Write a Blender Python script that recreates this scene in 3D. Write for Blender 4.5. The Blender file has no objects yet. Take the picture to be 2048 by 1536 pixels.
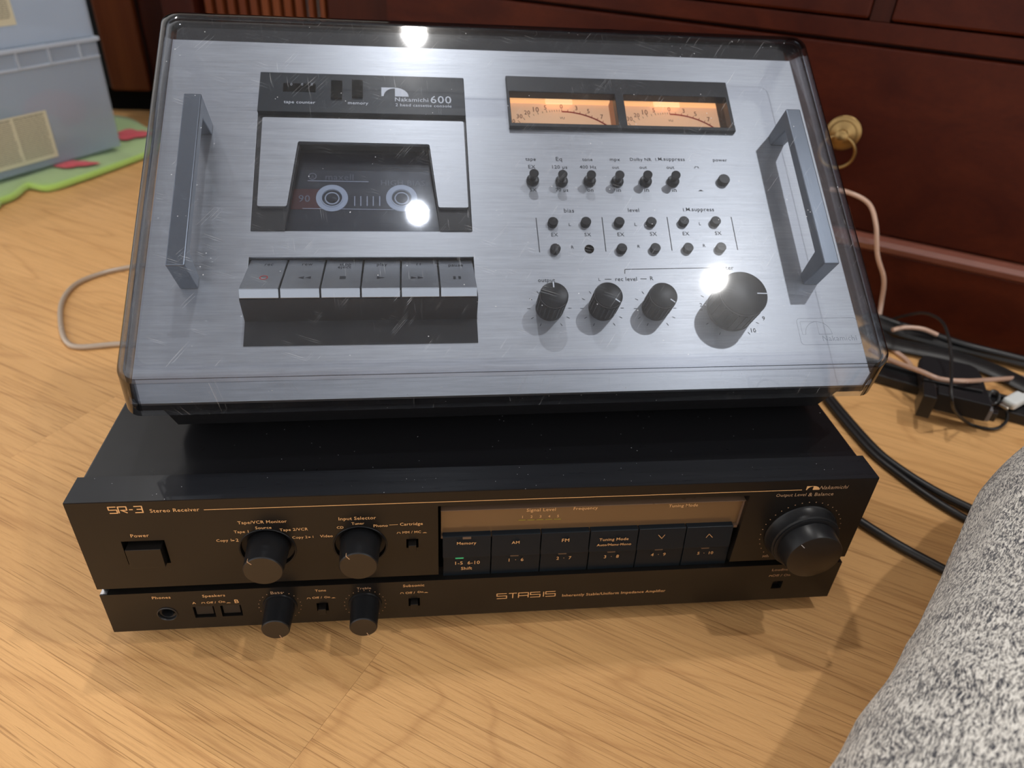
import bpy, bmesh, math, random
from mathutils import Vector, Matrix, noise
import numpy as np
random.seed(4)
SC = bpy.context.scene
COL = SC.collection
# ------------------------------------------------------------------ camera
F_PX = 1471.2
RC = Matrix(((0.99358255, 0.01538715, -0.11205781), (-0.10099501, 0.56676278, -0.81766739), (0.05092863, 0.82373733, 0.56467963)))
CAM = Vector((-0.03440204, -0.28570473, 0.36499686))
cd = bpy.data.cameras.new('camera'); cam = bpy.data.objects.new('camera', cd); COL.objects.link(cam)
cam.matrix_world = Matrix.Translation(CAM) @ RC.to_4x4()
cd.sensor_width = 36; cd.lens = F_PX / 2048 * 36; cd.clip_start = .01
cd.dof.use_dof = True; cd.dof.focus_distance = .385; cd.dof.aperture_fstop = 9
SC.camera = cam
# ------------------------------------------------------------------ world, lamps, exposure
SC.view_settings.view_transform = 'Standard'; SC.view_settings.look = 'None'
SC.view_settings.gamma = 1; SC.view_settings.use_curve_mapping = False
SC.view_settings.exposure = 0.0
SC.cycles.transparent_max_bounces = 32
SC.cycles.sample_clamp_indirect = 0
FLOOR = -0.012
w = bpy.data.worlds.new('room_light'); SC.world = w; w.use_nodes = True
w.node_tree.nodes['Background'].inputs[0].default_value = (1, .97, .94, 1)
w.node_tree.nodes['Background'].inputs[1].default_value = 1.5
CEIL = 2.35
def downlight(x, y, power, r=.031, colr=(1, .965, .92)):
    l = bpy.data.lights.new('downlight', 'AREA'); l.shape = 'DISK'; l.size = 2 * r; l.energy = power; l.color = colr
    o = bpy.data.objects.new('downlight', l); o.location = (x, y, CEIL - .03); COL.objects.link(o)
downlight(1.035, -.143, 11.5)
downlight(-.022, .61, 10.5)
downlight(-1.05, 1.40, 4.5)

# ------------------------------------------------------------------ photo pixels -> places on the real planes
def ray(px, py):
    return RC @ Vector(((px - 1024) / F_PX, -(py - 768) / F_PX, -1))
class Panel:
    """flat panel frame: a to the right, b up, h out of it"""
    def __init__(s, M): s.M = M; s.I = M.inverted()
    def at(s, px, py, h=0.0):
        c = s.I @ CAM; r = (s.I @ (CAM + ray(px, py))) - c
        t = (h - c.z) / r.z; p = c + t * r
        return p.x, p.y
def FL(px, py, z=FLOOR):
    r = ray(px, py); t = (z - CAM.z) / r.z; p = CAM + t * r
    return Vector((p.x, p.y, z))
MD = Matrix((((0.99978214, -0.01500357, 0.01451079, 0.01677671),
              (0.02059073, 0.82283492, -0.56790731, 0.03170793),
              (-0.00341935, 0.56808237, 0.82296459, 0.13927967), (0, 0, 0, 1))))
DK = Panel(MD)
MR = Matrix(((1, 0, 0, 0), (0, 0, -1, 0), (0, 1, 0, 0), (0, 0, 0, 1)))   # a=x, b=z, h=-y
RP = Panel(MR)

# ------------------------------------------------------------------ materials
def lin(h):
    if isinstance(h, str):
        v = [int(h[i:i + 2], 16) / 255 for i in (0, 2, 4)]
        return tuple((c / 12.92 if c <= .04045 else ((c + .055) / 1.055) ** 2.4) for c in v) + (1,)
    return tuple(h) + (1,) if len(h) == 3 else h
class NT:
    def __init__(s, name):
        s.m = bpy.data.materials.new(name); s.m.use_nodes = True; s.t = s.m.node_tree; s.n = s.t.nodes; s.b = s.n['Principled BSDF']; s.out = s.n['Material Output']
    def new(s, typ, **k):
        n = s.n.new(typ)
        for a, v in k.items():
            if a in n.inputs: n.inputs[a].default_value = v
            else: setattr(n, a, v)
        return n
    def link(s, a, b): s.t.links.new(a, b)
    def coord(s, kind='Object', scale=(1, 1, 1), rot=(0, 0, 0), loc=(0, 0, 0)):
        tc = s.new('ShaderNodeTexCoord'); mp = s.new('ShaderNodeMapping')
        mp.inputs['Scale'].default_value = scale; mp.inputs['Rotation'].default_value = rot; mp.inputs['Location'].default_value = loc
        s.link(tc.outputs[kind], mp.inputs['Vector']); return mp.outputs[0]
    def noise(s, vec, scale=1, detail=3, rough=.5, dist=0):
        n = s.new('ShaderNodeTexNoise'); n.inputs['Scale'].default_value = scale; n.inputs['Detail'].default_value = detail
        n.inputs['Roughness'].default_value = rough; n.inputs['Distortion'].default_value = dist
        s.link(vec, n.inputs['Vector']); return n.outputs['Fac']
    def ramp(s, fac, stops):
        r = s.new('ShaderNodeValToRGB'); e = r.color_ramp.elements
        while len(e) < len(stops): e.new(.5)
        for el, (p, c) in zip(e, stops): el.position = p; el.color = lin(c) if not isinstance(c, (int, float)) else (c, c, c, 1)
        s.link(fac, r.inputs[0]); return r.outputs['Color']
    def mix(s, fac, a, b, mode='MIX'):
        m = s.new('ShaderNodeMix'); m.data_type = 'RGBA'; m.blend_type = mode
        for v, i in ((fac, 0), (a, 6), (b, 7)):
            if isinstance(v, bpy.types.NodeSocket): s.link(v, m.inputs[i])
            elif i == 0: m.inputs[0].default_value = v
            else: m.inputs[i].default_value = lin(v)
        return m.outputs[2]
    def math(s, op, a, b=0.0, c=None):
        m = s.new('ShaderNodeMath', operation=op)
        for i, v in enumerate((a, b) if c is None else (a, b, c)):
            if isinstance(v, bpy.types.NodeSocket): s.link(v, m.inputs[i])
            else: m.inputs[i].default_value = v
        return m.outputs[0]
    def bump(s, h, dist=.001, strength=1):
        b = s.new('ShaderNodeBump'); b.inputs['Distance'].default_value = dist; b.inputs['Strength'].default_value = strength
        s.link(h, b.inputs['Height']); s.link(b.outputs[0], s.b.inputs['Normal']); return b
def plain(name, c, rough=.5, metal=0, spec=.5, emit=None, est=0, speck=0, aniso=0, bumpy=0):
    t = NT(name); t.b.inputs['Base Color'].default_value = lin(c); t.b.inputs['Roughness'].default_value = rough
    t.b.inputs['Metallic'].default_value = metal; t.b.inputs['Specular IOR Level'].default_value = spec
    if emit: t.b.inputs['Emission Color'].default_value = lin(emit); t.b.inputs['Emission Strength'].default_value = est
    n = t.noise(t.coord(), 120, 3)
    t.link(t.math('MULTIPLY_ADD', n, .12, rough - .06), t.b.inputs['Roughness'])
    if speck:
        v = t.new('ShaderNodeTexVoronoi'); v.inputs['Scale'].default_value = speck; t.link(t.coord(), v.inputs['Vector'])
        f = t.math('LESS_THAN', v.outputs['Distance'], .05)
        n2 = t.noise(t.coord(), 25, 2); f = t.math('MULTIPLY', f, t.math('GREATER_THAN', n2, .5))
        t.link(t.mix(f, c, 'b8b8bc'), t.b.inputs['Base Color'])
    if bumpy: t.bump(t.noise(t.coord(), 900, 3), bumpy)
    return t.m
def brushed(name, c, rough, metal, axis=0, spec=.5, amp=.12, fine=1800, cvar=.06, aniso=0, speck=0):
    t = NT(name); sc = [fine] * 3; sc[axis] = 45
    n = t.noise(t.coord(scale=sc), 1, 4, .65)
    n2 = t.noise(t.coord(scale=[s * .2 for s in sc]), 1, 3, .6)
    nn = t.math('ADD', t.math('MULTIPLY', n, .65), t.math('MULTIPLY', n2, .35))
    col_ = t.mix(nn, tuple(x * (1 - cvar) for x in lin(c)[:3]), tuple(min(1, x * (1 + cvar)) for x in lin(c)[:3]))
    if speck:
        v = t.new('ShaderNodeTexVoronoi'); v.inputs['Scale'].default_value = speck; t.link(t.coord(), v.inputs['Vector'])
        f = t.math('LESS_THAN', v.outputs['Distance'], .045)
        n3 = t.noise(t.coord(), 30, 2); f = t.math('MULTIPLY', f, t.math('GREATER_THAN', n3, .48))
        col_ = t.mix(f, col_, 'c0c0c4')
    t.link(col_, t.b.inputs['Base Color'])
    t.link(t.math('MULTIPLY_ADD', nn, amp, rough - amp / 2), t.b.inputs['Roughness'])
    t.b.inputs['Metallic'].default_value = metal; t.b.inputs['Specular IOR Level'].default_value = spec
    t.b.inputs['Anisotropic'].default_value = aniso
    if aniso:
        vt = t.new('ShaderNodeVectorTransform', vector_type='VECTOR', convert_from='OBJECT', convert_to='WORLD'); vt.inputs[0].default_value = (0, 1, 0)
        t.link(vt.outputs[0], t.b.inputs['Tangent'])
    t.bump(nn, .00004 if metal else .00002, .6)
    return t.m
def wood(name, c0, c1, c2, scale=14, axis=0, rough=.35, coat=.3, spec=.5):
    t = NT(name); sc = [scale] * 3; sc[axis] = scale * .09
    n = t.noise(t.coord(scale=sc), 1, 5, .6, 1.2)
    sc2 = [260] * 3; sc2[axis] = 9
    n2 = t.noise(t.coord(scale=sc2), 1, 3, .6)
    n3 = t.noise(t.coord(), 3.5, 2)
    c = t.mix(n3, c0, c1); c = t.mix(t.ramp(n, [(.35, 0), (.7, 1)]), c, c2); c = t.mix(t.math('MULTIPLY', n2, .45), c, tuple(x * .45 for x in lin(c1)[:3]))
    t.link(c, t.b.inputs['Base Color']); t.b.inputs['Roughness'].default_value = rough
    t.b.inputs['Coat Weight'].default_value = coat; t.b.inputs['Coat Roughness'].default_value = .25
    t.b.inputs['Specular IOR Level'].default_value = spec
    t.bump(n2, .0002, .5); return t.m
def floor_oak():
    t = NT('oak_laminate')
    oi = t.new('ShaderNodeObjectInfo')
    tc = t.new('ShaderNodeTexCoord')
    add = t.new('ShaderNodeVectorMath', operation='MULTIPLY_ADD')
    cx = t.new('ShaderNodeCombineXYZ')
    t.link(oi.outputs['Random'], cx.inputs[0]); t.link(oi.outputs['Random'], cx.inputs[1]); t.link(oi.outputs['Random'], cx.inputs[2])
    t.link(cx.outputs[0], add.inputs[0]); add.inputs[1].default_value = (37, 91, 17); t.link(tc.outputs['Object'], add.inputs[2])
    def mp(sc):
        m = t.new('ShaderNodeMapping'); m.inputs['Scale'].default_value = sc; t.link(add.outputs[0], m.inputs['Vector']); return m.outputs[0]
    # cathedral figure: contour bands of a stretched noise
    field = t.noise(mp((1.5, 8, 8)), 1, 2, .45, .5)
    band = t.math('FRACT', t.math('MULTIPLY', field, 16))
    ringd = t.ramp(band, [(0, 1), (.10, .25), (.4, 0), (.88, .12), (1, 1)])
    fine = t.noise(mp((9, 420, 420)), 1, 4, .7)
    pores = t.noise(mp((13, 900, 900)), 1, 2, .5)
    pore = t.ramp(pores, [(.62, 0), (.66, 1)])
    soft = t.noise(mp((3, 14, 14)), 1, 3)
    c = t.mix(soft, (.70, .385, .145), (.79, .465, .20))
    tone = t.math('MULTIPLY_ADD', oi.outputs['Random'], .16, .90)
    c = t.mix(t.math('MULTIPLY', ringd, .30), c, (.36, .15, .045))
    c = t.mix(t.ramp(fine, [(.50, 0), (.66, .38)]), c, (.40, .19, .07))
    c = t.mix(t.math('MULTIPLY', pore, .40), c, (.24, .095, .03))
    hsv = t.new('ShaderNodeHueSaturation'); t.link(tone, hsv.inputs['Value']); t.link(c, hsv.inputs['Color'])
    t.link(hsv.outputs[0], t.b.inputs['Base Color'])
    t.b.inputs['Specular IOR Level'].default_value = .25
    t.link(t.math('MULTIPLY_ADD', fine, .2, .36), t.b.inputs['Roughness'])
    g = t.noise(mp((140, 620, 620)), 1, 3, .6)
    hgt = t.math('SUBTRACT', g, t.math('MULTIPLY', pore, .5))
    t.bump(hgt, .00030, .8)
    return t.m
def clear_plastic(name, tint, dark, scratch=True, r0=.74, r1=.96, base=.030, haze=.006, gl_rough=.035, edge=4.0):
    t = NT(name); t.n.remove(t.b)
    lw = t.new('ShaderNodeLayerWeight'); lw.inputs['Blend'].default_value = .5
    f = lw.outputs['Facing']
    e = t.ramp(f, [(r0, 0), (r1, 1)])
    tr = t.new('ShaderNodeBsdfTransparent'); t.link(t.mix(e, tint, dark), tr.inputs['Color'])
    gl = t.new('ShaderNodeBsdfGlossy'); gl.inputs['Roughness'].default_value = gl_rough
    fr = t.math('MULTIPLY_ADD', t.math('POWER', f, 5), .85, base)
    m1 = t.new('ShaderNodeMixShader'); t.link(fr, m1.inputs[0]); t.link(tr.outputs[0], m1.inputs[1]); t.link(gl.outputs[0], m1.inputs[2])
    last = m1.outputs[0]
    if haze:
        gh = t.new('ShaderNodeBsdfGlossy'); gh.inputs['Roughness'].default_value = .22
        m2 = t.new('ShaderNodeMixShader')
        n = t.noise(t.coord(), 30, 4, .7)
        t.link(t.math('MULTIPLY', t.ramp(n, [(.35, .3), (.7, 1)]), haze), m2.inputs[0])
        t.link(last, m2.inputs[1]); t.link(gh.outputs[0], m2.inputs[2]); last = m2.outputs[0]
    if scratch:
        fac = None
        for k, (ang, sc) in enumerate(((.35, (60, 1700, 1)), (-.9, (50, 1800, 1)), (1.45, (60, 2000, 1)), (2.2, (40, 1500, 1)))):
            vr = t.new('ShaderNodeVectorRotate'); vr.inputs['Angle'].default_value = ang; tcc = t.new('ShaderNodeTexCoord'); t.link(tcc.outputs['Object'], vr.inputs['Vector'])
            mpp = t.new('ShaderNodeMapping'); mpp.inputs['Scale'].default_value = sc; mpp.inputs['Location'].default_value = (k * 7.3, k, 0); t.link(vr.outputs[0], mpp.inputs['Vector'])
            n = t.noise(mpp.outputs[0], 1, 1.5, .5, .5)
            g = t.noise(t.coord(loc=(k, 3 * k, 0)), 22, 2)
            s_ = t.math('MULTIPLY', t.ramp(n, [(.70, 0), (.74, 1)]), t.ramp(g, [(.44, 0), (.62, 1)]))
            fac = s_ if fac is None else t.math('MAXIMUM', fac, s_)
        v = t.new('ShaderNodeTexVoronoi'); v.inputs['Scale'].default_value = 190; t.link(t.coord(), v.inputs['Vector'])
        dust = t.math('MULTIPLY', t.math('LESS_THAN', v.outputs['Distance'], .06), t.math('GREATER_THAN', t.noise(t.coord(), 60, 1), .56))
        fac = t.math('MAXIMUM', t.math('MULTIPLY', fac, .17), t.math('MULTIPLY', dust, .5))
        df = t.new('ShaderNodeBsdfDiffuse'); df.inputs['Color'].default_value = (.85, .87, .9, 1)
        m3 = t.new('ShaderNodeMixShader'); t.link(fac, m3.inputs[0]); t.link(last, m3.inputs[1]); t.link(df.outputs[0], m3.inputs[2]); last = m3.outputs[0]
    t.link(last, t.out.inputs['Surface']); return t.m
def translucent(name, c, tr_amt=.35, rough=.5):
    t = NT(name); t.n.remove(t.b)
    d = t.new('ShaderNodeBsdfPrincipled'); d.inputs['Base Color'].default_value = lin(c); d.inputs['Roughness'].default_value = rough
    tl = t.new('ShaderNodeBsdfTranslucent'); tl.inputs['Color'].default_value = lin(c)
    tr = t.new('ShaderNodeBsdfTransparent'); tr.inputs['Color'].default_value = (.85, .88, .92, 1)
    a = t.new('ShaderNodeMixShader'); a.inputs[0].default_value = .4; t.link(d.outputs[0], a.inputs[1]); t.link(tl.outputs[0], a.inputs[2])
    b = t.new('ShaderNodeMixShader'); n = t.noise(t.coord(), 9, 2)
    t.link(t.math('MULTIPLY_ADD', n, .1, tr_amt - .05), b.inputs[0]); t.link(a.outputs[0], b.inputs[1]); t.link(tr.outputs[0], b.inputs[2])
    t.link(b.outputs[0], t.out.inputs['Surface']); return t.m
def knit():
    t = NT('heather_knit')
    warp = t.new('ShaderNodeVectorMath', operation='MULTIPLY_ADD')
    tc = t.new('ShaderNodeTexCoord'); n0 = t.new('ShaderNodeTexNoise'); n0.inputs['Scale'].default_value = 60; t.link(tc.outputs['Object'], n0.inputs['Vector'])
    t.link(n0.outputs['Color'], warp.inputs[0]); warp.inputs[1].default_value = (.006, .006, .006); t.link(tc.outputs['UV'], warp.inputs[2])
    def mp(sc):
        m = t.new('ShaderNodeMapping'); m.inputs['Scale'].default_value = sc; t.link(warp.outputs[0], m.inputs['Vector']); return m.outputs[0]
    a = t.noise(mp((1350, 420, 1)), 1, 2, .6, 1.0)
    b = t.noise(mp((700, 210, 1)), 1, 2, .6, .6)
    c = t.noise(mp((25, 60, 1)), 1, 3)
    f = t.math('ADD', t.math('MULTIPLY', a, .6), t.math('MULTIPLY', b, .4))
    f = t.math('ADD', f, t.math('MULTIPLY', t.math('SUBTRACT', c, .5), .12))
    col_ = t.ramp(f, [(.37, '2a2f3c'), (.455, '6b6a6c'), (.50, 'bdb9b2'), (.57, 'f0ede6')])
    t.link(col_, t.b.inputs['Base Color']); t.b.inputs['Roughness'].default_value = .95
    t.b.inputs['Specular IOR Level'].default_value = .1
    t.b.inputs['Sheen Weight'].default_value = .25
    wv = t.noise(mp((700, 900, 1)), 1, 2, .6)
    t.bump(t.math('ADD', wv, f), .0012, .7); return t.m
def fleece(name, c, c2):
    t = NT(name); n = t.noise(t.coord(), 700, 4, .7); n2 = t.noise(t.coord(), 30, 3)
    t.link(t.mix(t.math('ADD', t.math('MULTIPLY', n, .5), t.math('MULTIPLY', n2, .4)), c, c2), t.b.inputs['Base Color'])
    t.b.inputs['Roughness'].default_value = 1; t.b.inputs['Sheen Weight'].default_value = .4; t.b.inputs['Specular IOR Level'].default_value = .1
    t.bump(n, .0015, .6); return t.m
M = dict(
    alu=brushed('brushed_aluminium', (.42, .432, .455), .42, 1, 0, aniso=.5, cvar=.34, amp=.26, fine=950),
    alu_dark=brushed('satin_grey_metal', (.17, .19, .22), .32, 1, 1, amp=.06, cvar=.03),
    alu_key=brushed('key_aluminium', (.44, .46, .49), .34, 1, 0, amp=.14),
    blk=plain('black_plastic', (.012, .0125, .014), .35),
    blkm=plain('matt_black', (.010, .010, .012), .55, spec=.3),
    hole=plain('dark_recess', (.003, .003, .003), .8, spec=.1),
    cloth_blk=plain('black_lacquer', (.010, .010, .0115), .30, speck=210, spec=.28),
    face=brushed('black_anodised_face', (.009, .0078, .007), .30, 0, 0, spec=.42, amp=.08, cvar=.2),
    ledge=brushed('black_anodised_ledge', (.011, .012, .015), .30, 0, 0, spec=.32, amp=.2, cvar=.3, speck=230, aniso=.8),
    knob=plain('knob_black', (.010, .0105, .012), .33, spec=.28),
    knobface=brushed('knob_face_spun', (.013, .010, .0085), .30, 0, 0, spec=.7),
    gold=plain('gold_print', (.80, .46, .20), .5),
    goldd=plain('dim_gold_print', (.45, .28, .16), .5),
    keyb=brushed('blue_black_key', (.0085, .013, .018), .35, 0, 0, spec=.22, amp=.1),
    white=plain('white_print', (.62, .64, .68), .6),
    grey=plain('grey_print', (.30, .31, .34), .6),
    ink=plain('black_ink', (.018, .02, .025), .6),
    red=plain('red_ink', (.42, .03, .03), .5),
    amber=plain('amber_window', (.15, .085, .04), .16, spec=1.0),
    amberlit=plain('amber_frame', (.16, .10, .065), .3),
    green=plain('green_led', (.02, .2, .08), .4, emit=(.05, .5, .2), est=.35),
    yellowbar=plain('signal_bar', (.30, .26, .03), .5),
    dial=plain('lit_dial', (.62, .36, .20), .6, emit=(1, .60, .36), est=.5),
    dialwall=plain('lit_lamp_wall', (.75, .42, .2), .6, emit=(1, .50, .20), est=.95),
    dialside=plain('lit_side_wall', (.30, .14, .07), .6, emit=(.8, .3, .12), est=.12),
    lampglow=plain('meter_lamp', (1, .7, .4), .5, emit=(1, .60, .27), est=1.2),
    cover=clear_plastic('dust_cover_acrylic', (.90, .92, .95), (.012, .012, .014), True, edge=2.2),
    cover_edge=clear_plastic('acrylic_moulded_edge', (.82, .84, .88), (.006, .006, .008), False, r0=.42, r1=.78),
    badge=clear_plastic('embossed_acrylic', (.50, .53, .57), (.1, .1, .1), False, haze=.1),
    smoke=clear_plastic('smoked_window', (.80, .82, .86), (.05, .05, .05), False, haze=.006),
    tape=plain('cassette_shell', (.028, .03, .036), .35),
    tapered=plain('cassette_label_red', (.16, .035, .025), .5),
    reel=plain('reel_white', (.75, .78, .82), .45),
    brass=plain('aged_brass', (.30, .20, .085), .4, metal=1),
    mahog=wood('mahogany', (.062, .0078, .0022), (.028, .0035, .0013), (.085, .014, .004), 16, 0, .45, 0, .16),
    mahogv=wood('mahogany_upright', (.045, .007, .003), (.022, .004, .002), (.06, .012, .005), 16, 2, .48, 0, .16),
    mahog_lit=wood('moulding_painted_sheen', (.20, .060, .038), (.13, .038, .024), (.24, .08, .05), 16, 0, .3, .5, .6),  # glossy, and brighter than the mahogany: lamp sheen put into the wood colour
    walnut=wood('orange_walnut', (.16, .036, .009), (.08, .018, .006), (.20, .055, .014), 12, 2, .48, 0, .2),
    oak=floor_oak(),
    bin=translucent('clear_storage_plastic', (.62, .70, .80), .50),
    binrim=translucent('thick_storage_plastic', (.66, .73, .82), .10),
    paper=plain('label_paper', (.60, .58, .44), .8),
    paperink=plain('label_print', (.22, .22, .18), .8),
    fleece=fleece('green_fleece', (.30, .44, .17), (.44, .62, .27)),
    fleecer=fleece('green_hem', (.35, .55, .10), (.48, .72, .18)),
    redcloth=fleece('red_cloth', (.55, .02, .04), (.70, .05, .08)),
    teal=fleece('teal_cloth', (.05, .30, .28), (.1, .4, .36)), cream=fleece('cream_cloth', (.7, .6, .5), (.8, .7, .6)),
    pink=fleece('pink_cloth', (.6, .18, .22), (.7, .3, .3)),
    rubber=plain('black_rubber', (.012, .012, .013), .42),
    wire=plain('copper_in_clear_sheath', (.55, .36, .27), .25, spec=.8),
    wire_dim=plain('greyed_clear_sheath', (.42, .33, .25), .25, spec=.8),
    whitep=plain('white_plastic', (.72, .76, .76), .35), steel=plain('plug_steel', (.55, .52, .45), .3, metal=1),
    tab=plain('grey_tab', (.16, .16, .17), .35), knit=knit(),
    wall=plain('plaster', (.60, .58, .54), .9), ceilm=plain('ceiling_paint', (.60, .63, .68), .9), skin=plain('skin', (.55, .30, .2), .5),
    cds=plain('grey_case', (.35, .38, .42), .4), chrome=plain('scale_metal', (.5, .5, .52), .3, metal=1),
)

# ------------------------------------------------------------------ object helpers
def tag(o, label=None, cat=None, group=None, kind=None):
    for k, v in (('label', label), ('category', cat), ('group', group), ('kind', kind)):
        if v: o[k] = v
    return o
ICO = {}
def empty(name, label, cat, Mx=None, loc=None, group=None):
    o = bpy.data.objects.new(name, None); COL.objects.link(o); o.empty_display_size = .02
    m = Mx if Mx is not None else Matrix.Translation(loc or (0, 0, 0))
    o.matrix_world = m; ICO[o] = m.copy(); return tag(o, label, cat, group)
def obj(name, bm, mat, parent=None, frame=None, smooth=False, flat_over=None, label=None, bevel=0, seg=2):
    """bm in `frame` coordinates (Matrix to world, None = the thing's own frame)"""
    me = bpy.data.meshes.new(name)
    if isinstance(bm, bpy.types.Mesh): me = bm; me.name = name
    else:
        bmesh.ops.recalc_face_normals(bm, faces=bm.faces)
        bm.to_mesh(me); bm.free()
    root = parent
    while root is not None and root not in ICO: root = root.parent
    if frame is not None and root is not None: me.transform(ICO[root].inverted() @ frame)
    elif frame is not None: me.transform(frame)
    me.materials.clear(); me.materials.append(M[mat] if isinstance(mat, str) else mat)
    o = bpy.data.objects.new(name, me); COL.objects.link(o); o.parent = parent
    if smooth:
        for p in me.polygons: p.use_smooth = True
        me.set_sharp_from_angle(angle=math.radians(38))
        if flat_over:
            for p in me.polygons: p.use_smooth = p.area < flat_over
    if bevel:
        b = o.modifiers.new('b', 'BEVEL'); b.width = bevel; b.segments = seg; b.limit_method = 'ANGLE'; b.angle_limit = .6
    if label: o['label'] = label
    return o
def B(): return bmesh.new()
def box(bm, x0, x1, y0, y1, z0, z1):
    v = [bm.verts.new((x, y, z)) for z in (z0, z1) for y in (y0, y1) for x in (x0, x1)]
    for f in ((0, 2, 3, 1), (4, 5, 7, 6), (0, 1, 5, 4), (2, 6, 7, 3), (0, 4, 6, 2), (1, 3, 7, 5)): bm.faces.new([v[i] for i in f])
    return bm
def quadprism(bm, pts, h0, h1):
    """pts: outline [(a,b)] , heights"""
    lo = [bm.verts.new((a, b, h0)) for a, b in pts]; hi = [bm.verts.new((a, b, h1)) for a, b in pts]
    n = len(pts); bm.faces.new(lo[::-1]); bm.faces.new(hi)
    for i in range(n): bm.faces.new((lo[i], lo[(i + 1) % n], hi[(i + 1) % n], hi[i]))
    return bm
def lathe(bm, prof, c=(0, 0, 0), axis=Vector((0, 0, 1)), seg=40):
    """prof: [(r,h)] along axis from c"""
    q = axis.normalized().to_track_quat('Z', 'Y').to_matrix(); c = Vector(c); rings = []
    for r, h in prof:
        if r < 1e-7: rings.append([bm.verts.new(c + q @ Vector((0, 0, h)))]); continue
        rings.append([bm.verts.new(c + q @ Vector((r * math.cos(2 * math.pi * i / seg), r * math.sin(2 * math.pi * i / seg), h))) for i in range(seg)])
    for A, Bq in zip(rings, rings[1:]):
        for i in range(seg):
            j = (i + 1) % seg
            f = [A[i % len(A)], A[j % len(A)], Bq[j % len(Bq)], Bq[i % len(Bq)]]
            f = list(dict.fromkeys(f))
            if len(f) > 2: bm.faces.new(f)
    return bm
def catmull(P, n=8):
    P = [Vector(p) for p in P]; P = [2 * P[0] - P[1]] + P + [2 * P[-1] - P[-2]]; out = []
    for i in range(1, len(P) - 2):
        p0, p1, p2, p3 = P[i - 1:i + 3]
        for k in range(n):
            t = k / n
            out.append(.5 * ((2 * p1) + (p2 - p0) * t + (2 * p0 - 5 * p1 + 4 * p2 - p3) * t * t + (3 * p1 - p0 - 3 * p2 + p3) * t ** 3))
    out.append(P[-2]); return out
def tube(bm, pts, r, seg=10, flat=1.0, cap=True):
    """sweep; r number or list; flat squashes z"""
    rings = []; n = len(pts); up = Vector((0, 0, 1))
    for i, p in enumerate(pts):
        d = (pts[min(i + 1, n - 1)] - pts[max(i - 1, 0)]).normalized()
        s = d.cross(up)
        if s.length < 1e-3: s = Vector((1, 0, 0))
        s.normalize(); u = s.cross(d).normalized(); rr = r[i] if isinstance(r, (list, tuple)) else r
        rings.append([bm.verts.new(p + s * math.cos(a) * rr + u * math.sin(a) * rr * flat) for a in (2 * math.pi * k / seg for k in range(seg))])
    for A, C in zip(rings, rings[1:]):
        for k in range(seg): bm.faces.new((A[k], A[(k + 1) % seg], C[(k + 1) % seg], C[k]))
    if cap: bm.faces.new(rings[0]); bm.faces.new(rings[-1][::-1])
    return bm
def holed(x0, x1, y0, y1, z0, z1, rects=(), circs=(), seg=48):
    """slab with real rectangular holes and round holes (rects: (x0,x1,y0,y1); circs: (cx,cy,r))"""
    bm = B(); R = [tuple(r) for r in rects]; Cc = [(cx - r * 1.15, cx + r * 1.15, cy - r * 1.15, cy + r * 1.15) for cx, cy, r in circs]
    xs = sorted({x0, x1, *[v for r in R + Cc for v in r[:2] if x0 < v < x1]}); ys = sorted({y0, y1, *[v for r in R + Cc for v in r[2:] if y0 < v < y1]})
    def inside(a, b): return any(r[0] < a < r[1] and r[2] < b < r[3] for r in R + Cc)
    solid = {(i, j): not inside((xs[i] + xs[i + 1]) / 2, (ys[j] + ys[j + 1]) / 2) for i in range(len(xs) - 1) for j in range(len(ys) - 1)}
    V = {}
    def v(x, y, z):
        k = (round(x, 7), round(y, 7), round(z, 7))
        if k not in V: V[k] = bm.verts.new((x, y, z))
        return V[k]
    for (i, j), s in solid.items():
        if not s: continue
        a, b, c, d = xs[i], xs[i + 1], ys[j], ys[j + 1]
        bm.faces.new((v(a, c, z1), v(b, c, z1), v(b, d, z1), v(a, d, z1))); bm.faces.new((v(a, d, z0), v(b, d, z0), v(b, c, z0), v(a, c, z0)))
        for di, dj, p, q in ((-1, 0, (a, d), (a, c)), (1, 0, (b, c), (b, d)), (0, -1, (a, c), (b, c)), (0, 1, (b, d), (a, d))):
            if not solid.get((i + di, j + dj), False):
                inc = any(abs(p[0] - q[0]) < 1e-9 and (abs(p[0] - r[0]) < 1e-9 or abs(p[0] - r[1]) < 1e-9) and r[2] - 1e-9 <= min(p[1], q[1]) and max(p[1], q[1]) <= r[3] + 1e-9 or
                          abs(p[1] - q[1]) < 1e-9 and (abs(p[1] - r[2]) < 1e-9 or abs(p[1] - r[3]) < 1e-9) and r[0] - 1e-9 <= min(p[0], q[0]) and max(p[0], q[0]) <= r[1] + 1e-9 for r in Cc)
                if not inc: bm.faces.new((v(*p, z0), v(*q, z0), v(*q, z1), v(*p, z1)))
    for (cx, cy, r), sq in zip(circs, Cc):
        for z, flip in ((z1, 0), (z0, 1)):
            C = []; S = []
            for k in range(seg):
                a = 2 * math.pi * k / seg; ca, sa = math.cos(a), math.sin(a); m = max(abs(ca), abs(sa)); h = r * 1.15
                C.append(bm.verts.new((cx + r * ca, cy + r * sa, z))); S.append(bm.verts.new((cx + h * ca / m, cy + h * sa / m, z)))
            for k in range(seg):
                f = (C[k], S[k], S[(k + 1) % seg], C[(k + 1) % seg]); bm.faces.new(f[::-1] if flip else f)
            if z == z1: top = C
            else:
                for k in range(seg): bm.faces.new((top[k], top[(k + 1) % seg], C[(k + 1) % seg], C[k]))
    return bm
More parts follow.
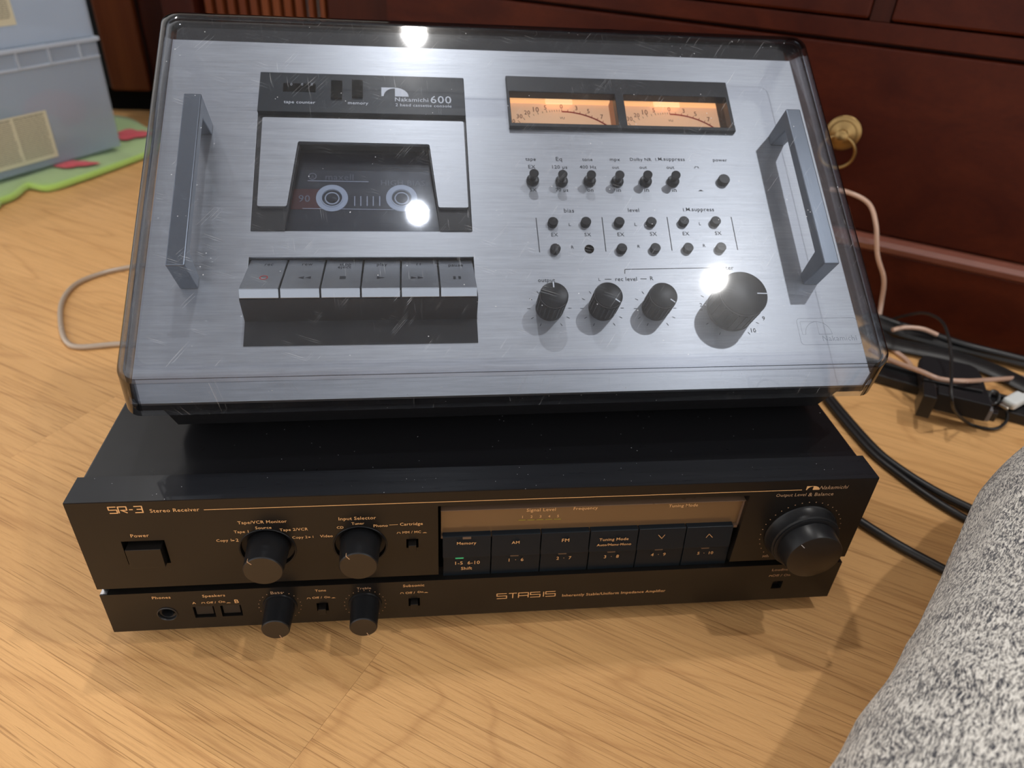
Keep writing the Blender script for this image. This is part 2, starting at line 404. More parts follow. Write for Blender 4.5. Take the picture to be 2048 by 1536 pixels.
# printed lettering: flat outlines of the built-in font
TX = {}
def glyphs(s):
    if s not in TX:
        cu = bpy.data.curves.new('lettering', 'FONT'); cu.body = s; cu.resolution_u = 2; cu.offset = .004; cu.space_character = 1.06
        ob = bpy.data.objects.new('lettering', cu); me = bpy.data.meshes.new_from_object(ob)
        co = [tuple(v.co) for v in me.vertices]; fs = [tuple(p.vertices) for p in me.polygons]
        bpy.data.objects.remove(ob); bpy.data.curves.remove(cu); bpy.data.meshes.remove(me); TX[s] = (co, fs)
    return TX[s]
def text(bm, s, ax, ay, bx, by, h, hs=1.0, base=None, slant=0):
    """lettering from (ax,ay) to (bx,by) = left and right ends at mid height, in panel coordinates"""
    co, fs = glyphs(s); x0 = min(c[0] for c in co); x1 = max(c[0] for c in co)
    W = math.hypot(bx - ax, by - ay); k = W / max(x1 - x0, .45); off = (W - (x1 - x0) * k) / 2; ux, uy = (bx - ax) / W, (by - ay) / W
    mid = .34 if any(ch in s for ch in 'bdfhklt0123456789') or s.upper() == s else .26
    vs = []
    for c in co:
        X = (c[0] - x0) * k + off; Y = (c[1] - mid) * k * hs; X += slant * Y
        vs.append(bm.verts.new((ax + X * ux - Y * uy, ay + X * uy + Y * ux, h)))
    for f in fs:
        try: bm.faces.new([vs[i] for i in f])
        except ValueError: pass
    return bm
def print_(parent, P, s, pl, pr, mat, h=.00012, hs=1.0, frame=None, name='lettering', ph=None, slant=0):
    bm = B(); a = P.at(*pl, h if ph is None else ph); b = P.at(*pr, h if ph is None else ph)
    my = (a[1] + b[1]) / 2
    text(bm, s, a[0], my, b[0], my, h if ph is None else ph, hs, slant=slant)
    return obj(name, bm, mat, parent, P.M)
def strip(bm, pts, wd, h, th=.00005):
    for p, q in zip(pts, pts[1:]):
        d = Vector((q[0] - p[0], q[1] - p[1])); n = Vector((-d.y, d.x)).normalized() * wd / 2
        bm.faces.new([bm.verts.new((*v, h)) for v in ((p[0] + n.x, p[1] + n.y), (p[0] - n.x, p[1] - n.y), (q[0] - n.x, q[1] - n.y), (q[0] + n.x, q[1] + n.y))])
    return bm
def disc(bm, a, b, h, r, seg=24, r0=0):
    o = [bm.verts.new((a + r * math.cos(t), b + r * math.sin(t), h)) for t in (2 * math.pi * k / seg for k in range(seg))]
    if not r0: bm.faces.new(o)
    else:
        i = [bm.verts.new((a + r0 * math.cos(t), b + r0 * math.sin(t), h)) for t in (2 * math.pi * k / seg for k in range(seg))]
        for k in range(seg): bm.faces.new((o[k], o[(k + 1) % seg], i[(k + 1) % seg], i[k]))
    return bm
def logo(bm, a, b, s, h, sq=1.0):
    """square with a dark quarter disc, then a light quarter disc; a,b = bottom middle"""
    n = 12
    arc = [(a - s * .82 * math.sin(t), b + s * .92 * math.cos(t) * sq) for t in (math.pi / 2 * k / n for k in range(n + 1))]
    # light corner piece (top-left) outside of the dark quarter disc
    V = [bm.verts.new((x, y, h)) for x, y in arc]
    top = [bm.verts.new((a - s * .99 * k / n, b + s * sq, h)) if k < n else bm.verts.new((a - s * .99, b, h)) for k in range(n + 1)]
    cor = bm.verts.new((a - s * .99, b + s * sq, h))
    for k in range(n - 1): bm.faces.new((V[k], V[k + 1], top[k + 1], top[k]))
    bm.faces.new((V[n - 1], V[n], top[n], cor, top[n - 1]))
    c = bm.verts.new((a, b, h)); R = [bm.verts.new((a + s * math.sin(t), b + s * math.cos(t) * sq, h)) for t in (math.pi / 2 * k / n for k in range(n + 1))]
    for k in range(n): bm.faces.new((c, R[k + 1], R[k]))
    return bm

# ================================================================== ROOM
ROT = math.radians(-32.7); T_ = Vector((math.cos(ROT), math.sin(ROT), 0)); N_ = Vector((-math.sin(ROT), math.cos(ROT), 0))
MROOM = Matrix(((T_.x, N_.x, 0, 0), (T_.y, N_.y, 0, 0), (0, 0, 1, 0), (0, 0, 0, 1)))
bm = B(); box(bm, -2.6, 2.2, -2.2, 2.2, FLOOR - .05, FLOOR - .0085)
floor = obj('floor', bm, 'blkm', None, None); tag(floor, kind='structure')
ICO[floor] = Matrix.Identity(4); floor.data.transform(MROOM)
PW = .0955; q0 = -.138
meshes = {}
rows = range(-11, 19)
for k in rows:
    qa = q0 + k * PW
    rnd = random.Random(k * 7 + 3)
    s = -2.4 - rnd.random()
    joints = []
    while s < 1.9:
        L = rnd.choice((.42, .55, .70, .92)); joints.append((s, L)); s += L
    if k == 1:   # the strip with the joint seen left of the receiver
        off = -.386 - min((j[0] for j in joints), key=lambda v: abs(v + .386)); joints = [(a + off, L) for a, L in joints]
    for a, L in joints:
        if a + L < -1.9 or a > 1.5: continue
        if L not in meshes:
            b2 = B(); g = .00007; box(b2, g, L - g, g, PW - g, -.008, 0)
            for v in b2.verts: pass
            me = bpy.data.meshes.new('plank'); b2.to_mesh(me); b2.free(); me.materials.append(M['oak']); meshes[L] = me
        o = bpy.data.objects.new('plank', meshes[L]); COL.objects.link(o); o.parent = floor
        o.matrix_local = Matrix.Translation(T_ * a + N_ * qa + Vector((0, 0, FLOOR))) @ Matrix.Rotation(ROT, 4, 'Z')
bm = B(); box(bm, -2.6, 2.2, -2.2, 2.2, CEIL, CEIL + .05)
c = obj('ceiling', bm, 'ceilm', None, MROOM); tag(c, kind='structure')
bm = B(); box(bm, -2.6, 2.2, 1.62, 1.70, FLOOR, CEIL)
c = obj('wall_back', bm, 'wall', None, MROOM); tag(c, kind='structure')

# ================================================================== RECEIVER
rec = empty('stereo_receiver', 'black stereo receiver with gold lettering and round knobs, on the wooden floor', 'receiver', loc=(0, .17, FLOOR))
H_ = .09972; TH = .0193; GB = .0365; GT = .0316
def rpart(name, bm, mat, parent=rec, **k): return obj(name, bm, mat, parent, MR, **k)
def RA(px, py, h=0): return RP.at(px, py, h)
# body
bm = B(); box(bm, -.2134, .2134, .003, H_ - .0010, -.345, -TH)
rpart('top_cover', bm, 'cloth_blk', bevel=.0012)
# upper panel with real openings
pw = [RA(241.4, 1083.4), RA(329.3, 1080.6), RA(341.4, 1125), RA(258, 1130)]
px0, px1 = (pw[0][0] + pw[3][0]) / 2, (pw[1][0] + pw[2][0]) / 2; pz0, pz1 = (pw[2][1] + pw[3][1]) / 2, pw[0][1]
dl = RA(876, 1012); dr = RA(1500, 992)
DX0, DX1 = dl[0], dr[0]; DZ1 = (dl[1] + dr[1]) / 2
mon = (-.1216, .0627, .0146); sel = (-.0729, .0627, .0142)
mmw = RA(824.8, 1086.7)
SW = .0033; SH = .0034
up = holed(-.215, .215, GB, H_, -TH, 0, [(px0, px1, pz0, pz1), (DX0, DX1, GB - 1, DZ1), (mmw[0] - SW, mmw[0] + SW, mmw[1] - SH, mmw[1] + SH)], [mon, sel])
rpart('upper_panel', up, 'face')
bm = B(); box(bm, -.215, .215, H_, H_ + .0004, -TH, -.0002); rpart('top_ledge', bm, 'ledge')
spA, spB = (RA(384.8, 1214), RA(432.8, 1233)), (RA(439.9, 1212), RA(486.7, 1231.7))
ton = RA(645.4, 1213.6); sub = RA(828.5, 1203.9); lou = RA(1553.7, 1169.4)
jack = (*RA(334.9, 1227.8), .0054)
srects = []
for c0, c1 in (spA, spB): srects.append(((c0[0]), c1[0], c1[1], c0[1]))
mz = (srects[0][2] + srects[1][2]) / 2; Mz = (srects[0][3] + srects[1][3]) / 2
srects = [(r[0], r[1], mz, Mz) for r in srects]
for c0 in (ton, sub, lou): srects.append((c0[0] - SW, c0[0] + SW, c0[1] - SH, c0[1] + SH))
lo = holed(-.215, .215, 0, GT, -TH, 0, srects, [jack])
rpart('lower_panel', lo, 'face')
bm = B(); box(bm, -.2145, .2145, GT - .001, GB + .001, -TH, -.0045); rpart('groove_strip', bm, 'hole')
bm = B(); box(bm, -.2135, .2135, .001, H_ - .001, -TH - .0004, -TH + .0008); rpart('chassis_front', bm, 'hole')
bm = B(); box(bm, -.2148, -.2112, GT - .001, GT + .0003, -TH, -.0006); rpart('panel_edge', bm, 'chrome')
# power button
bm = B(); bx0 = px0 + .0021; bx1 = px1 - .0018; bz1 = pz1 - .0012
quadprism(bm, [(bx0, pz0 + .0004), (bx1, pz0 + .0004), (bx1, bz1 - .0022), (bx0, bz1 - .0022)], -.012, .0032)
pb = rpart('power_button', bm, 'face', bevel=.0002)
# small push buttons
def smallbtn(c0, w=.0021, hh=.0021, out=.0030, dz=-.0008):
    bm = B(); box(bm, c0[0] - w, c0[0] + w, c0[1] - hh + dz, c0[1] + hh + dz, -.01, out); return rpart('push_button', bm, 'face', bevel=.0002)
smallbtn(mmw); smallbtn(ton); smallbtn(sub); smallbtn(lou, out=-.003, w=.0022)
for r in srects[:2]:
    bm = B(); box(bm, r[0] + .0007, r[1] - .0012, r[2] + .0012, r[3] - .0013, -.012, -.0012); rpart('speaker_button', bm, 'blk', bevel=.0003)
# phones jack
bm = B(); lathe(bm, [(.0054, -.002), (.0056, .0003), (.0050, .0006), (.0046, 0), (.0046, -.0012), (.0034, -.0016), (.0031, -.0005), (.0028, -.0018), (.0028, -.012)], (jack[0], jack[1], 0), seg=40)
rpart('phones_jack', bm, 'blk', smooth=True)
# knobs
def rknob(name, c0, r, L, well=None, face='knobface', flute=0, ang=None, taper=.94):
    bm = B()
    lathe(bm, [(0, -.002), (r * 1.02, -.002), (r, 0), (r * (1 + taper) / 2, L * .5), (r * taper, L - .0004), (r * taper - .0004, L)], (c0[0], c0[1], 0), seg=56)
    k = rpart(name, bm, 'knob', smooth=True)
    bm = B(); lathe(bm, [(r * taper - .0003, L - .0002), (r * taper - .0005, L + .0001), (0, L + .0001)], (c0[0], c0[1], 0), seg=56)
    rpart('knob_face', bm, face, k, smooth=True)
    if ang is not None:
        a = math.radians(ang); R0 = r * taper
        bm = B(); box(bm, -.0002, .0002, R0 - .0028, R0 + .0001, L - .002, L + .0003)
        for v in bm.verts: v.co = Vector((c0[0] + v.co.x * math.cos(a) - v.co.y * math.sin(a), c0[1] + v.co.x * math.sin(a) + v.co.y * math.cos(a), v.co.z))
        rpart('pointer', bm, 'goldd', k)
    if well:
        bm = B(); lathe(bm, [(well + .0008, .0002), (well + .0006, .0005), (well, .0003), (well - .0003, -.0025), (well - .002, -.0032), (0, -.0032)], (c0[0], c0[1], 0), seg=56)
        rpart('knob_well', bm, 'knob', smooth=True)
    return k
rknob('monitor_knob', mon, .0110, .0155, .0142, ang=42, taper=.93)
rknob('selector_knob', sel, .0108, .0150, .0138, ang=35, taper=.93)
def dots(parent, c0, R, a0, a1, n, P=RP, r=.00028, mat='goldd'):
    bm = B()
    for i in range(n):
        a = math.radians(a0 + (a1 - a0) * i / (n - 1)); disc(bm, c0[0] + R * math.sin(a), c0[1] + R * math.cos(a), .00012, r, 8)
    return obj('scale_dots', bm, mat, parent, P.M)
bas = (-.1210, .0160); tre = (-.0732, .0141)
for c0, nm in ((bas, 'bass_knob'), (tre, 'treble_knob')):
    rknob(nm, c0, .0083, .0165, None, ang=-160, taper=.93); dots(rec, c0, .0118, -140, 140, 19)
    bm = B(); lathe(bm, [(.0097, .0001), (.0095, .0009), (0, .0009)], (c0[0], c0[1], 0), seg=48); rpart('knob_collar', bm, 'knob', smooth=True)
vol = (.1798, .0592)
bm = B(); lathe(bm, [(.0212, 0), (.0214, .0006), (.0206, .0015), (.0200, .0075), (.0192, .0082), (.0182, .0082), (.0182, .006), (.0, .006)], (*vol, 0), seg=72); bring = rpart('balance_ring', bm, 'knob', smooth=True)
bm = B(); lathe(bm, [(.0178, .006), (.0190, .0078), (.0192, .0092), (.0184, .0096), (.0170, .0096), (.0161, .019), (.0157, .0196)], (*vol, 0), seg=72); vk = rpart('volume_knob', bm, 'knob', smooth=True)
bm = B(); lathe(bm, [(.0158, .0195), (.0155, .0197), (0, .0197)], (*vol, 0), seg=72); rpart('knob_face', bm, 'knobface', vk, smooth=True)
bm = B(); a = math.radians(45)
strip(bm, [(vol[0] - .0118 * .72, vol[1] + .0118 * .72), (vol[0] - .0154 * .72, vol[1] + .0154 * .72)], .0004, .0199); obj('pointer', bm, 'white', vk, MR)
dots(rec, vol, .0240, -140, 95, 25, r=.00035)
# display window and keys
wl, wr = RA(882, 1017.8, -.004), RA(1486.5, 998.5, -.004); wb, wbr = RA(884.6, 1066.6, -.004), RA(1474, 1046, -.004)
WZ1 = (wl[1] + wr[1]) / 2; WZ0 = (wb[1] + wbr[1]) / 2; WX0 = wl[0]; WX1 = wr[0]
bm = B(); box(bm, WX0, WX1, WZ0, WZ1, -.008, -.004); dwin = rpart('display_window', bm, 'amber')
bm = B(); box(bm, WX0 - .0002, WX1 + .0004, WZ0 - .0022, WZ0 - .0001, -.010, -.0022); box(bm, WX1 + .0001, WX1 + .0016, WZ0 - .001, WZ1 + .0005, -.010, -.003); box(bm, WX0 - .0002, WX1 + .001, WZ1 + .0001, WZ1 + .0006, -.01, -.002)
rpart('window_frame', bm, 'amberlit', bevel=.0003)
KH1 = .0012; KH2 = -.0030
k1t = RA(885, 1074.8, KH1)[1]; k1b = RA(886.7, 1113.8, KH1)[1]; k1tr = RA(1465, 1060, KH1)[1]; k1br = RA(1462.8, 1095.5, KH1)[1]
K1T = (k1t + k1tr) / 2; K1B = (k1b + k1br) / 2
K2B = (RA(885.6, 1150.7, KH2)[1] + RA(1453.6, 1127.7, KH2)[1]) / 2
e1 = [RA(x, y, KH1)[0] for x, y in ((884.5, 1090), (983, 1090), (1082, 1088), (1179.5, 1085), (1276, 1082), (1370.5, 1080), (1464, 1077))]
e2 = [RA(x, y, KH2)[0] for x, y in ((885.5, 1135), (981.4, 1135), (1079, 1132), (1175, 1128), (1270, 1122), (1362.6, 1118), (1455, 1112))]
names = ['memory_key', 'band_key', 'band_key', 'mode_key', 'tuning_key', 'tuning_key']
rk1, rk2 = [], []
for i in range(6):
    bm = B(); a0, a1 = e1[i] + .0003, e1[i + 1] - .0003
    quadprism(bm, [(a0, K1B), (a1, K1B), (a1, K1T), (a0, K1T)], -.012, KH1)
    for v in bm.verts:
        if v.co.z > 0 and v.co.y > K1T - .0005: v.co.z -= .0016
    rk1.append(rpart(names[i], bm, 'keyb', bevel=.00025))
    bm = B(); a0, a1 = e2[i] + .0003, e2[i + 1] - .0003
    quadprism(bm, [(a0, K2B), (a1, K2B), (a1, K1B - .0005), (a0, K1B - .0005)], -.012, KH2)
    for v in bm.verts:
        if v.co.z > -.01 and v.co.y > K1B - .002: v.co.z -= .0012
    rk2.append(rpart('preset_key', bm, 'keyb', bevel=.00025))
def T(par, s, x0, x1, y, mat='gold', P=RP, h=.0002, hs=1, y2=None, slant=0): return print_(par, P, s, (x0, y), (x1, y if y2 is None else y2), mat, h=h, hs=hs, slant=slant)
kh = KH1 + .0001
for i, s, x0, x1, y in ((0, 'Memory', 914, 952.5, 1087), (1, 'AM', 1023.5, 1039, 1085), (2, 'FM', 1124, 1138.5, 1080.5), (3, 'Tuning Mode', 1199, 1257, 1078.5), (3, 'Auto/Manu·Mono', 1194, 1262, 1089)): T(rk1[i], s, x0, x1, y, h=kh)
for i, s, x0, x1, y in ((0, '1-5  6-10', 910.5, 959.5, 1125.5), (0, 'Shift', 922, 944, 1136.5), (1, '1  ·  6', 1017.5, 1047, 1119.5), (2, '2  ·  7', 1113, 1142.5, 1116), (3, '3  ·  8', 1208, 1237.5, 1113), (4, '4  ·  9', 1302, 1331, 1109), (5, '5  ·  10', 1395, 1426, 1106)): T(rk2[i], s, x0, x1, y, h=KH2 + .0001)
for i, pts in ((4, ((1317, 1070), (1323.5, 1077), (1330, 1069.5))), (5, ((1412, 1075.5), (1418.5, 1068), (1425, 1075)))):
    bm = B(); strip(bm, [RA(*p, kh) for p in pts], .0003, kh); obj('arrow_mark', bm, 'gold', rk1[i], MR)
bm = B(); g = RA(919, 1116, KH2 + .002); box(bm, g[0] - .0023, g[0] + .0023, g[1] - .0005, g[1] + .0004, -.004, KH2 + .0022); rpart('indicator_light', bm, 'green', rk2[0])
for i, px_, py_ in ((1, 1029, 1112), (2, 1125, 1108), (3, 1223, 1104.5), (4, 1318, 1100), (5, 1411, 1097)):
    bm = B(); g = RA(px_, py_, KH2 + .002); box(bm, g[0] - .0023, g[0] + .0023, g[1] - .0004, g[1] + .0003, -.004, KH2 + .0018); rpart('indicator_light', bm, 'amberlit', rk2[i])
bm = B(); g = RA(934, 1077.5, KH1 - .0005); box(bm, g[0] - .0023, g[0] + .0023, g[1] - .0004, g[1] + .0004, -.001, KH1 - .0006); rpart('indicator_light', bm, 'amberlit', rk1[0])
for s, x0, x1, y in (('Signal Level', 1053.5, 1111.5, 1019.5), ('Frequency', 1147.5, 1195.5, 1017), ('Tuning Mode', 1338, 1396, 1011)): T(dwin, s, x0, x1, y, h=-.0039)
for i, x in enumerate((1045, 1063, 1081, 1098.5, 1116)):
    T(dwin, str(i + 1), x - 2, x + 2.2, 1034 - i * .5, h=-.0039)
    bm = B(); strip(bm, [RA(x - 8, 1040.5 - i * .5, -.0039), RA(x + 6, 1040 - i * .5, -.0039)], .0005, -.0039); obj('signal_bar', bm, 'yellowbar', dwin, MR)
# lettering upper panel
UL = [('Power', 261, 298, 1072), ('Stereo Receiver', 299, 399, 1020.3), ('Tape/VCR Monitor', 474.5, 573.5, 1044), ('Source', 510.5, 543, 1056), ('Tape 1', 467.5, 497, 1063.5),
      ('Tape 2/VCR', 559, 616, 1059), ('Copy 1', 432.5, 463, 1080.8), ('2', 471.5, 477, 1080.3), ('Copy 2', 584.5, 615, 1074.5), ('1', 624, 628, 1073.5), ('Input Selector', 677, 752, 1036.5), ('Tuner', 703, 728.5, 1047.5),
      ('CD', 673.5, 687, 1055), ('Phono', 747, 775.5, 1051.3), ('Cartridge', 800, 845.5, 1047.8), ('MM / MC', 805, 842, 1064.3), ('Video', 640, 665.5, 1072), ('Nakamichi', 1641, 1696, 974.5),
      ('Output Level', 1553, 1612, 990), ('&', 1617, 1625, 989), ('Balance', 1630, 1667, 988), ('Min', 1525, 1537, 1113)]
for s, x0, x1, y in UL: T(rec, s, x0, x1, y, mat='gold' if x0 < 1000 else 'goldd', slant=.25 if s == 'Nakamichi' else 0)
# block model name and series name drawn as stroked letters
GL = {'S': [[(1, 1), (0, 1), (0, .52), (1, .52), (1, 0), (0, 0)]], 'R': [[(0, 0), (0, 1), (1, 1), (1, .45), (.3, .45), (1, 0)]], '-': [[(.1, .5), (.9, .5)]], '3': [[(0, 1), (1, 1), (1, 0), (0, 0)], [(.3, .52), (1, .52)]],
      'T': [[(0, 1), (1, 1)], [(.5, 1), (.5, 0)]], 'A': [[(0, 0), (0, 1), (1, 1), (1, 0)], [(0, .42), (1, .42)]], 'I': [[(.5, 0), (.5, 1)]]}
def block(par, s, x0, y0, x1, y1, hpx, wd, adv, mat='gold'):
    p = RA(x0, y0); q = RA(x1, y1); top = RA(x0, y0 - hpx)[1] - p[1]; tot = sum(adv[c] for c in s); u = (q[0] - p[0]) / tot; cx = p[0]; bm = B(); hh = 0
    for c_ in s:
        wch = adv[c_] * u * .82
        for st in GL[c_]:
            pts = [(cx + a * wch, (p[1] + q[1]) / 2 + b * top) for a, b in st]; hh += 1
            ext = []
            for i, (a, b) in enumerate(pts): ext.append((a, b))
            strip(bm, ext, wd, .00012 + hh * 2e-6)
            for (a, b) in pts[1:-1]: disc(bm, a, b, .000121 + hh * 2e-6, wd / 2, 10)
        cx += adv[c_] * u
    return obj('lettering', bm, mat, par, MR)
block(rec, 'SR-3', 219.5, 1026.5, 290, 1024.5, 12.5, .00062, {'S': 1, 'R': 1.05, '-': .6, '3': 1})
block(rec, 'STASIS', 993.5, 1196.5, 1114, 1192, 9.5, .00055, {'S': 1.15, 'T': .95, 'A': 1.15, 'I': .35})
bm = B(); y_ = (RA(408, 1020)[1] + RA(1604, 979)[1]) / 2
strip(bm, [(RA(408, 1020)[0], y_), (RA(1604, 979)[0], y_)], .00042, .00012)
strip(bm, [RA(778.5, 1049.7), RA(796, 1048.8)], .00025, .00012); obj('gold_line', bm, 'gold', rec, MR)
bm = B(); p = RA(1625, 979.5); logo(bm, p[0], p[1], .0040, .00012, .72); obj('logo_mark', bm, 'gold', rec, MR)
def pushsym(x, y, outp, mat='goldd'):
    bm = B(); a, b = RA(x, y); w_, h_ = .0011, .0009
    if outp: strip(bm, [(a - w_, b - h_ / 2), (a - w_ * .6, b - h_ / 2), (a - w_ * .6, b + h_ / 2), (a + w_ * .6, b + h_ / 2), (a + w_ * .6, b - h_ / 2), (a + w_, b - h_ / 2)], .00025, .00012)
    else: strip(bm, [(a - w_, b - h_ / 2), (a + w_, b - h_ / 2)], .00025, .00012); strip(bm, [(a - w_ * .55, b - h_ * .25), (a + w_ * .55, b - h_ * .25)], .0004, .00012)
    obj('push_symbol', bm, mat, rec, MR)
for x, y, s_ in ((797.5, 1065.5, 1), (849.5, 1064.2, 0), (406.5, 1205.5, 1), (457, 1204.5, 0), (617.5, 1196.3, 1), (667, 1194.5, 0), (804, 1186, 1), (852, 1184, 0), (1541, 1151.5, 1)): pushsym(x, y, s_, 'gold')
for x, y in ((467.5, 1080.6), (619.8, 1074)):
    bm = B(); a, b = RA(x, y); bm.faces.new([bm.verts.new((a + dx, b + dy, .00012)) for dx, dy in ((-.0007, -.0005), (.0007, 0), (-.0007, .0005))]); obj('arrow_mark', bm, 'gold', rec, MR)
for s, x0, x1, y in (('Phones', 303.5, 341, 1195.3), ('Speakers', 404, 450, 1191.3), ('A', 384.5, 391.5, 1206), ('Off /', 413, 432, 1205), ('On', 437, 450, 1204), ('B', 469, 477.5, 1202.5), ('Bass', 541, 565, 1186), ('Tone', 630, 652, 1181.5), ('Off /', 624.5, 644, 1195.3), ('On', 648.5, 660, 1194.6),
                     ('Treble', 713.5, 742, 1176.5), ('Subsonic', 806, 848.5, 1171), ('Off /', 811, 830, 1185.5), ('On', 835, 846.5, 1184.3), ('Inherently Stable/Uniform Impedance Amplifier', 1125, 1330, 1187.5), ('Loudness', 1545, 1585, 1139), ('Off / On', 1545, 1580, 1150.5)):
    m_ = 'goldd' if s in ('Loudness', 'Off / On', 'Treble', 'Bass') else 'gold'
    print_(rec, RP, s, (x0, y), (x1, y - (3 if s[0] == 'I' else 0)), m_, hs=.9 if s[0] != 'I' else 1)
for x, y in ((-.17, .03), (.17, .03), (-.17, .30), (.17, .30)):
    bm = B(); lathe(bm, [(0, FLOOR), (.017, FLOOR), (.019, FLOOR + .002), (.018, .002), (0, .002)], (x, y, 0), seg=32); obj('foot', bm, 'rubber', rec, Matrix.Identity(4), smooth=True)

# ================================================================== CASSETTE DECK
deck = empty('cassette_deck', 'silver-faced cassette deck propped at a slant on top of the black receiver', 'cassette deck', Mx=MD)
def dpart(name, bm, mat, parent=deck, **k): return obj(name, bm, mat, parent, None, **k)
LP = .2362
HZ = lambda v: (.0997 + .0045 - .1393 - .568 * v) / .823     # the horizontal under the deck, 4.5 mm over the receiver
prof = [(.0035, -.0032), (.0035, HZ(.0035)), (.1457, HZ(.1457)), (.2520, -.0054), (.2500, -.0032)]
def side(bm, u0, u1, pr):
    L = [bm.verts.new((u0, v, n)) for v, n in pr]; R_ = [bm.verts.new((u1, v, n)) for v, n in pr]
    bm.faces.new(L); bm.faces.new(R_[::-1])
    for i in range(len(pr)):
        j = (i + 1) % len(pr); bm.faces.new((L[i], R_[i], R_[j], L[j]))
for u_ in (-.190, .186): bm = B(); side(bm, u_, u_ + .004, prof); dpart('side_cheek', bm, 'blkm')
bm = B()
for (v0, n0), (v1, n1) in zip(prof[:-2], prof[1:-1]):
    d = Vector((v1 - v0, n1 - n0)); nn = Vector((-d.y, d.x)).normalized() * .002
    quad = [(v0, n0), (v1, n1), (v1 + nn.x, n1 + nn.y), (v0 + nn.x, n0 + nn.y)]; side(bm, -.186, .186, quad)

dpart('body_shell', bm, 'blkm')
bm = B(); side(bm, -.186, .186, [(.006, -.034), (.236, -.034), (.236, -.036), (.006, -.036)]); dpart('inner_chassis', bm, 'hole')
rects = [(-.1470, -.0235, .1005, .2122), (-.1470, -.0236, .0445, .0838), (.0030 + .002, .1490 - .002, .1765, .2118)]
fp = holed(-.2, .2, 0, LP, -.003, 0, rects)
dpart('faceplate', fp, 'alu', bevel=.0003)
bm = holed(-.1995, .1995, .0006, LP - .0006, -.012, -.003, rects); dpart('plate_frame', bm, 'blkm')
bm = B(); box(bm, -.1995, .1995, LP - .0004, .2525, -.012, -.003); dpart('rear_ledge', bm, 'blkm', bevel=.001)
for u in (-.15, .15):
    for v in (.02, .13):
        W_ = MD @ Vector((u, v, HZ(v))); bm = B(); lathe(bm, [(0, -.0046), (.009, -.0046), (.010, .0002), (0, .0002)], W_, seg=24)
        obj('foot', bm, 'rubber', deck, Matrix.Identity(4), smooth=True)
def DA(px, py, h=0): return DK.at(px, py, h)
# --- cassette bay
bay = B(); u0, u1, v0, v1 = rects[0]
box(bay, u0 - .001, u1 + .001, v0 - .001, v1 + .001, -.022, -.020); box(bay, u0 - .0008, u0, v0, v1, -.021, -.001); box(bay, u1, u1 + .0008, v0, v1, -.021, -.001); box(bay, u0, u1, v1, v1 + .0008, -.021, -.001); box(bay, u0, u1, v0 - .0008, v0, -.021, -.001)
dpart('cassette_bay', bay, 'blkm')
HV = .1805
bm = B(); quadprism(bm, [(u0 + .0002, HV), (u1 - .0002, HV), (u1 - .0002, v1 - .0002), (u0 + .0002, v1 - .0002)], -.012, .0012)
for v in bm.verts:
    if v.co.z > 0 and v.co.y < HV + .01: v.co.z += .0022
hdr = dpart('header_panel', bm, 'keyb', bevel=.0003)
hh = lambda v: .0034 - .0022 * (v - HV) / (v1 - HV) + .00015
def hat(px, py):
    h = .002
    for _ in range(3): a, b = DA(px, py, h); h = hh(b)
    return a, b, h
def hbox(name, x0, y0, x1, y1, mat, raise_=.0003):
    a = hat(x0, y0); b = hat(x1, y1); bm = B(); box(bm, a[0], b[0], b[1], a[1], -.002, (a[2] + b[2]) / 2 + raise_); return dpart(name, bm, mat, hdr)
hbox('counter_window', 567, 167, 631, 184, 'hole'); hbox('reset_button', 663, 165, 684, 198, 'hole', .0015); hbox('memory_switch', 704.5, 164, 725.5, 196, 'hole', .0015)
def htext(s, x0, x1, y, mat='white', hs=1):
    a = hat(x0, y); b = hat(x1, y); bm = B(); text(bm, s, a[0], (a[1] + b[1]) / 2, b[0], (a[1] + b[1]) / 2, 0, hs)
    for v in bm.verts: v.co.z = hh(v.co.y)
    dpart('lettering', bm, mat, hdr)
htext('tape counter', 567.5, 630.5, 204); htext('memory', 696, 736.5, 206.5); htext('Nakamichi', 790, 856.5, 199.5, 'white'); htext('600', 861, 902.5, 199.5); htext('2 head cassette console', 791, 903, 211, 'white')
for i, x in enumerate((583, 604.5, 624)):
    a = hat(x, 170); bm = B(); text(bm, '0', a[0] - .0006, a[1], a[0] + .0006, a[1], a[2] + .0006); dpart('counter_digit', bm, 'grey', hdr)
a = hat(790, 192.8); bm = B(); logo(bm, a[0], a[1], .0083, 0, .86)
for v in bm.verts: v.co.z = hh(v.co.y)
dpart('logo_mark', bm, 'white', hdr)
# --- door
door_u0, door_u1, dv1, dvb = -.1437, -.0252, .1768, .1150
wt = [(-.1222, .1592), (-.0470, .1588), (-.0420, .1004), (-.1284, .1004)]      # smoked window outline
def edge_u(v, left): (a, b), (c_, d_) = ((wt[0], wt[3]) if left else (wt[1], wt[2])); return a + (c_ - a) * (v - b) / (d_ - b)
bm = B()
quadprism(bm, [(u0 + .0004, v0), (edge_u(v0, 1), v0), (wt[0][0], wt[0][1]), (u0 + .0004, wt[0][1])], -.004, .0006)
quadprism(bm, [(edge_u(v0, 0), v0), (u1 - .0004, v0), (u1 - .0004, wt[1][1]), (wt[1][0], wt[1][1])], -.004, .0006)
quadprism(bm, [(u0 + .0004, wt[0][1]), (u1 - .0004, wt[1][1]), (u1 - .0004, HV - .0003), (u0 + .0004, HV - .0003)], -.004, .0006)
cdoor = dpart('cassette_door', bm, 'blk')
bm = B(); g = .0014
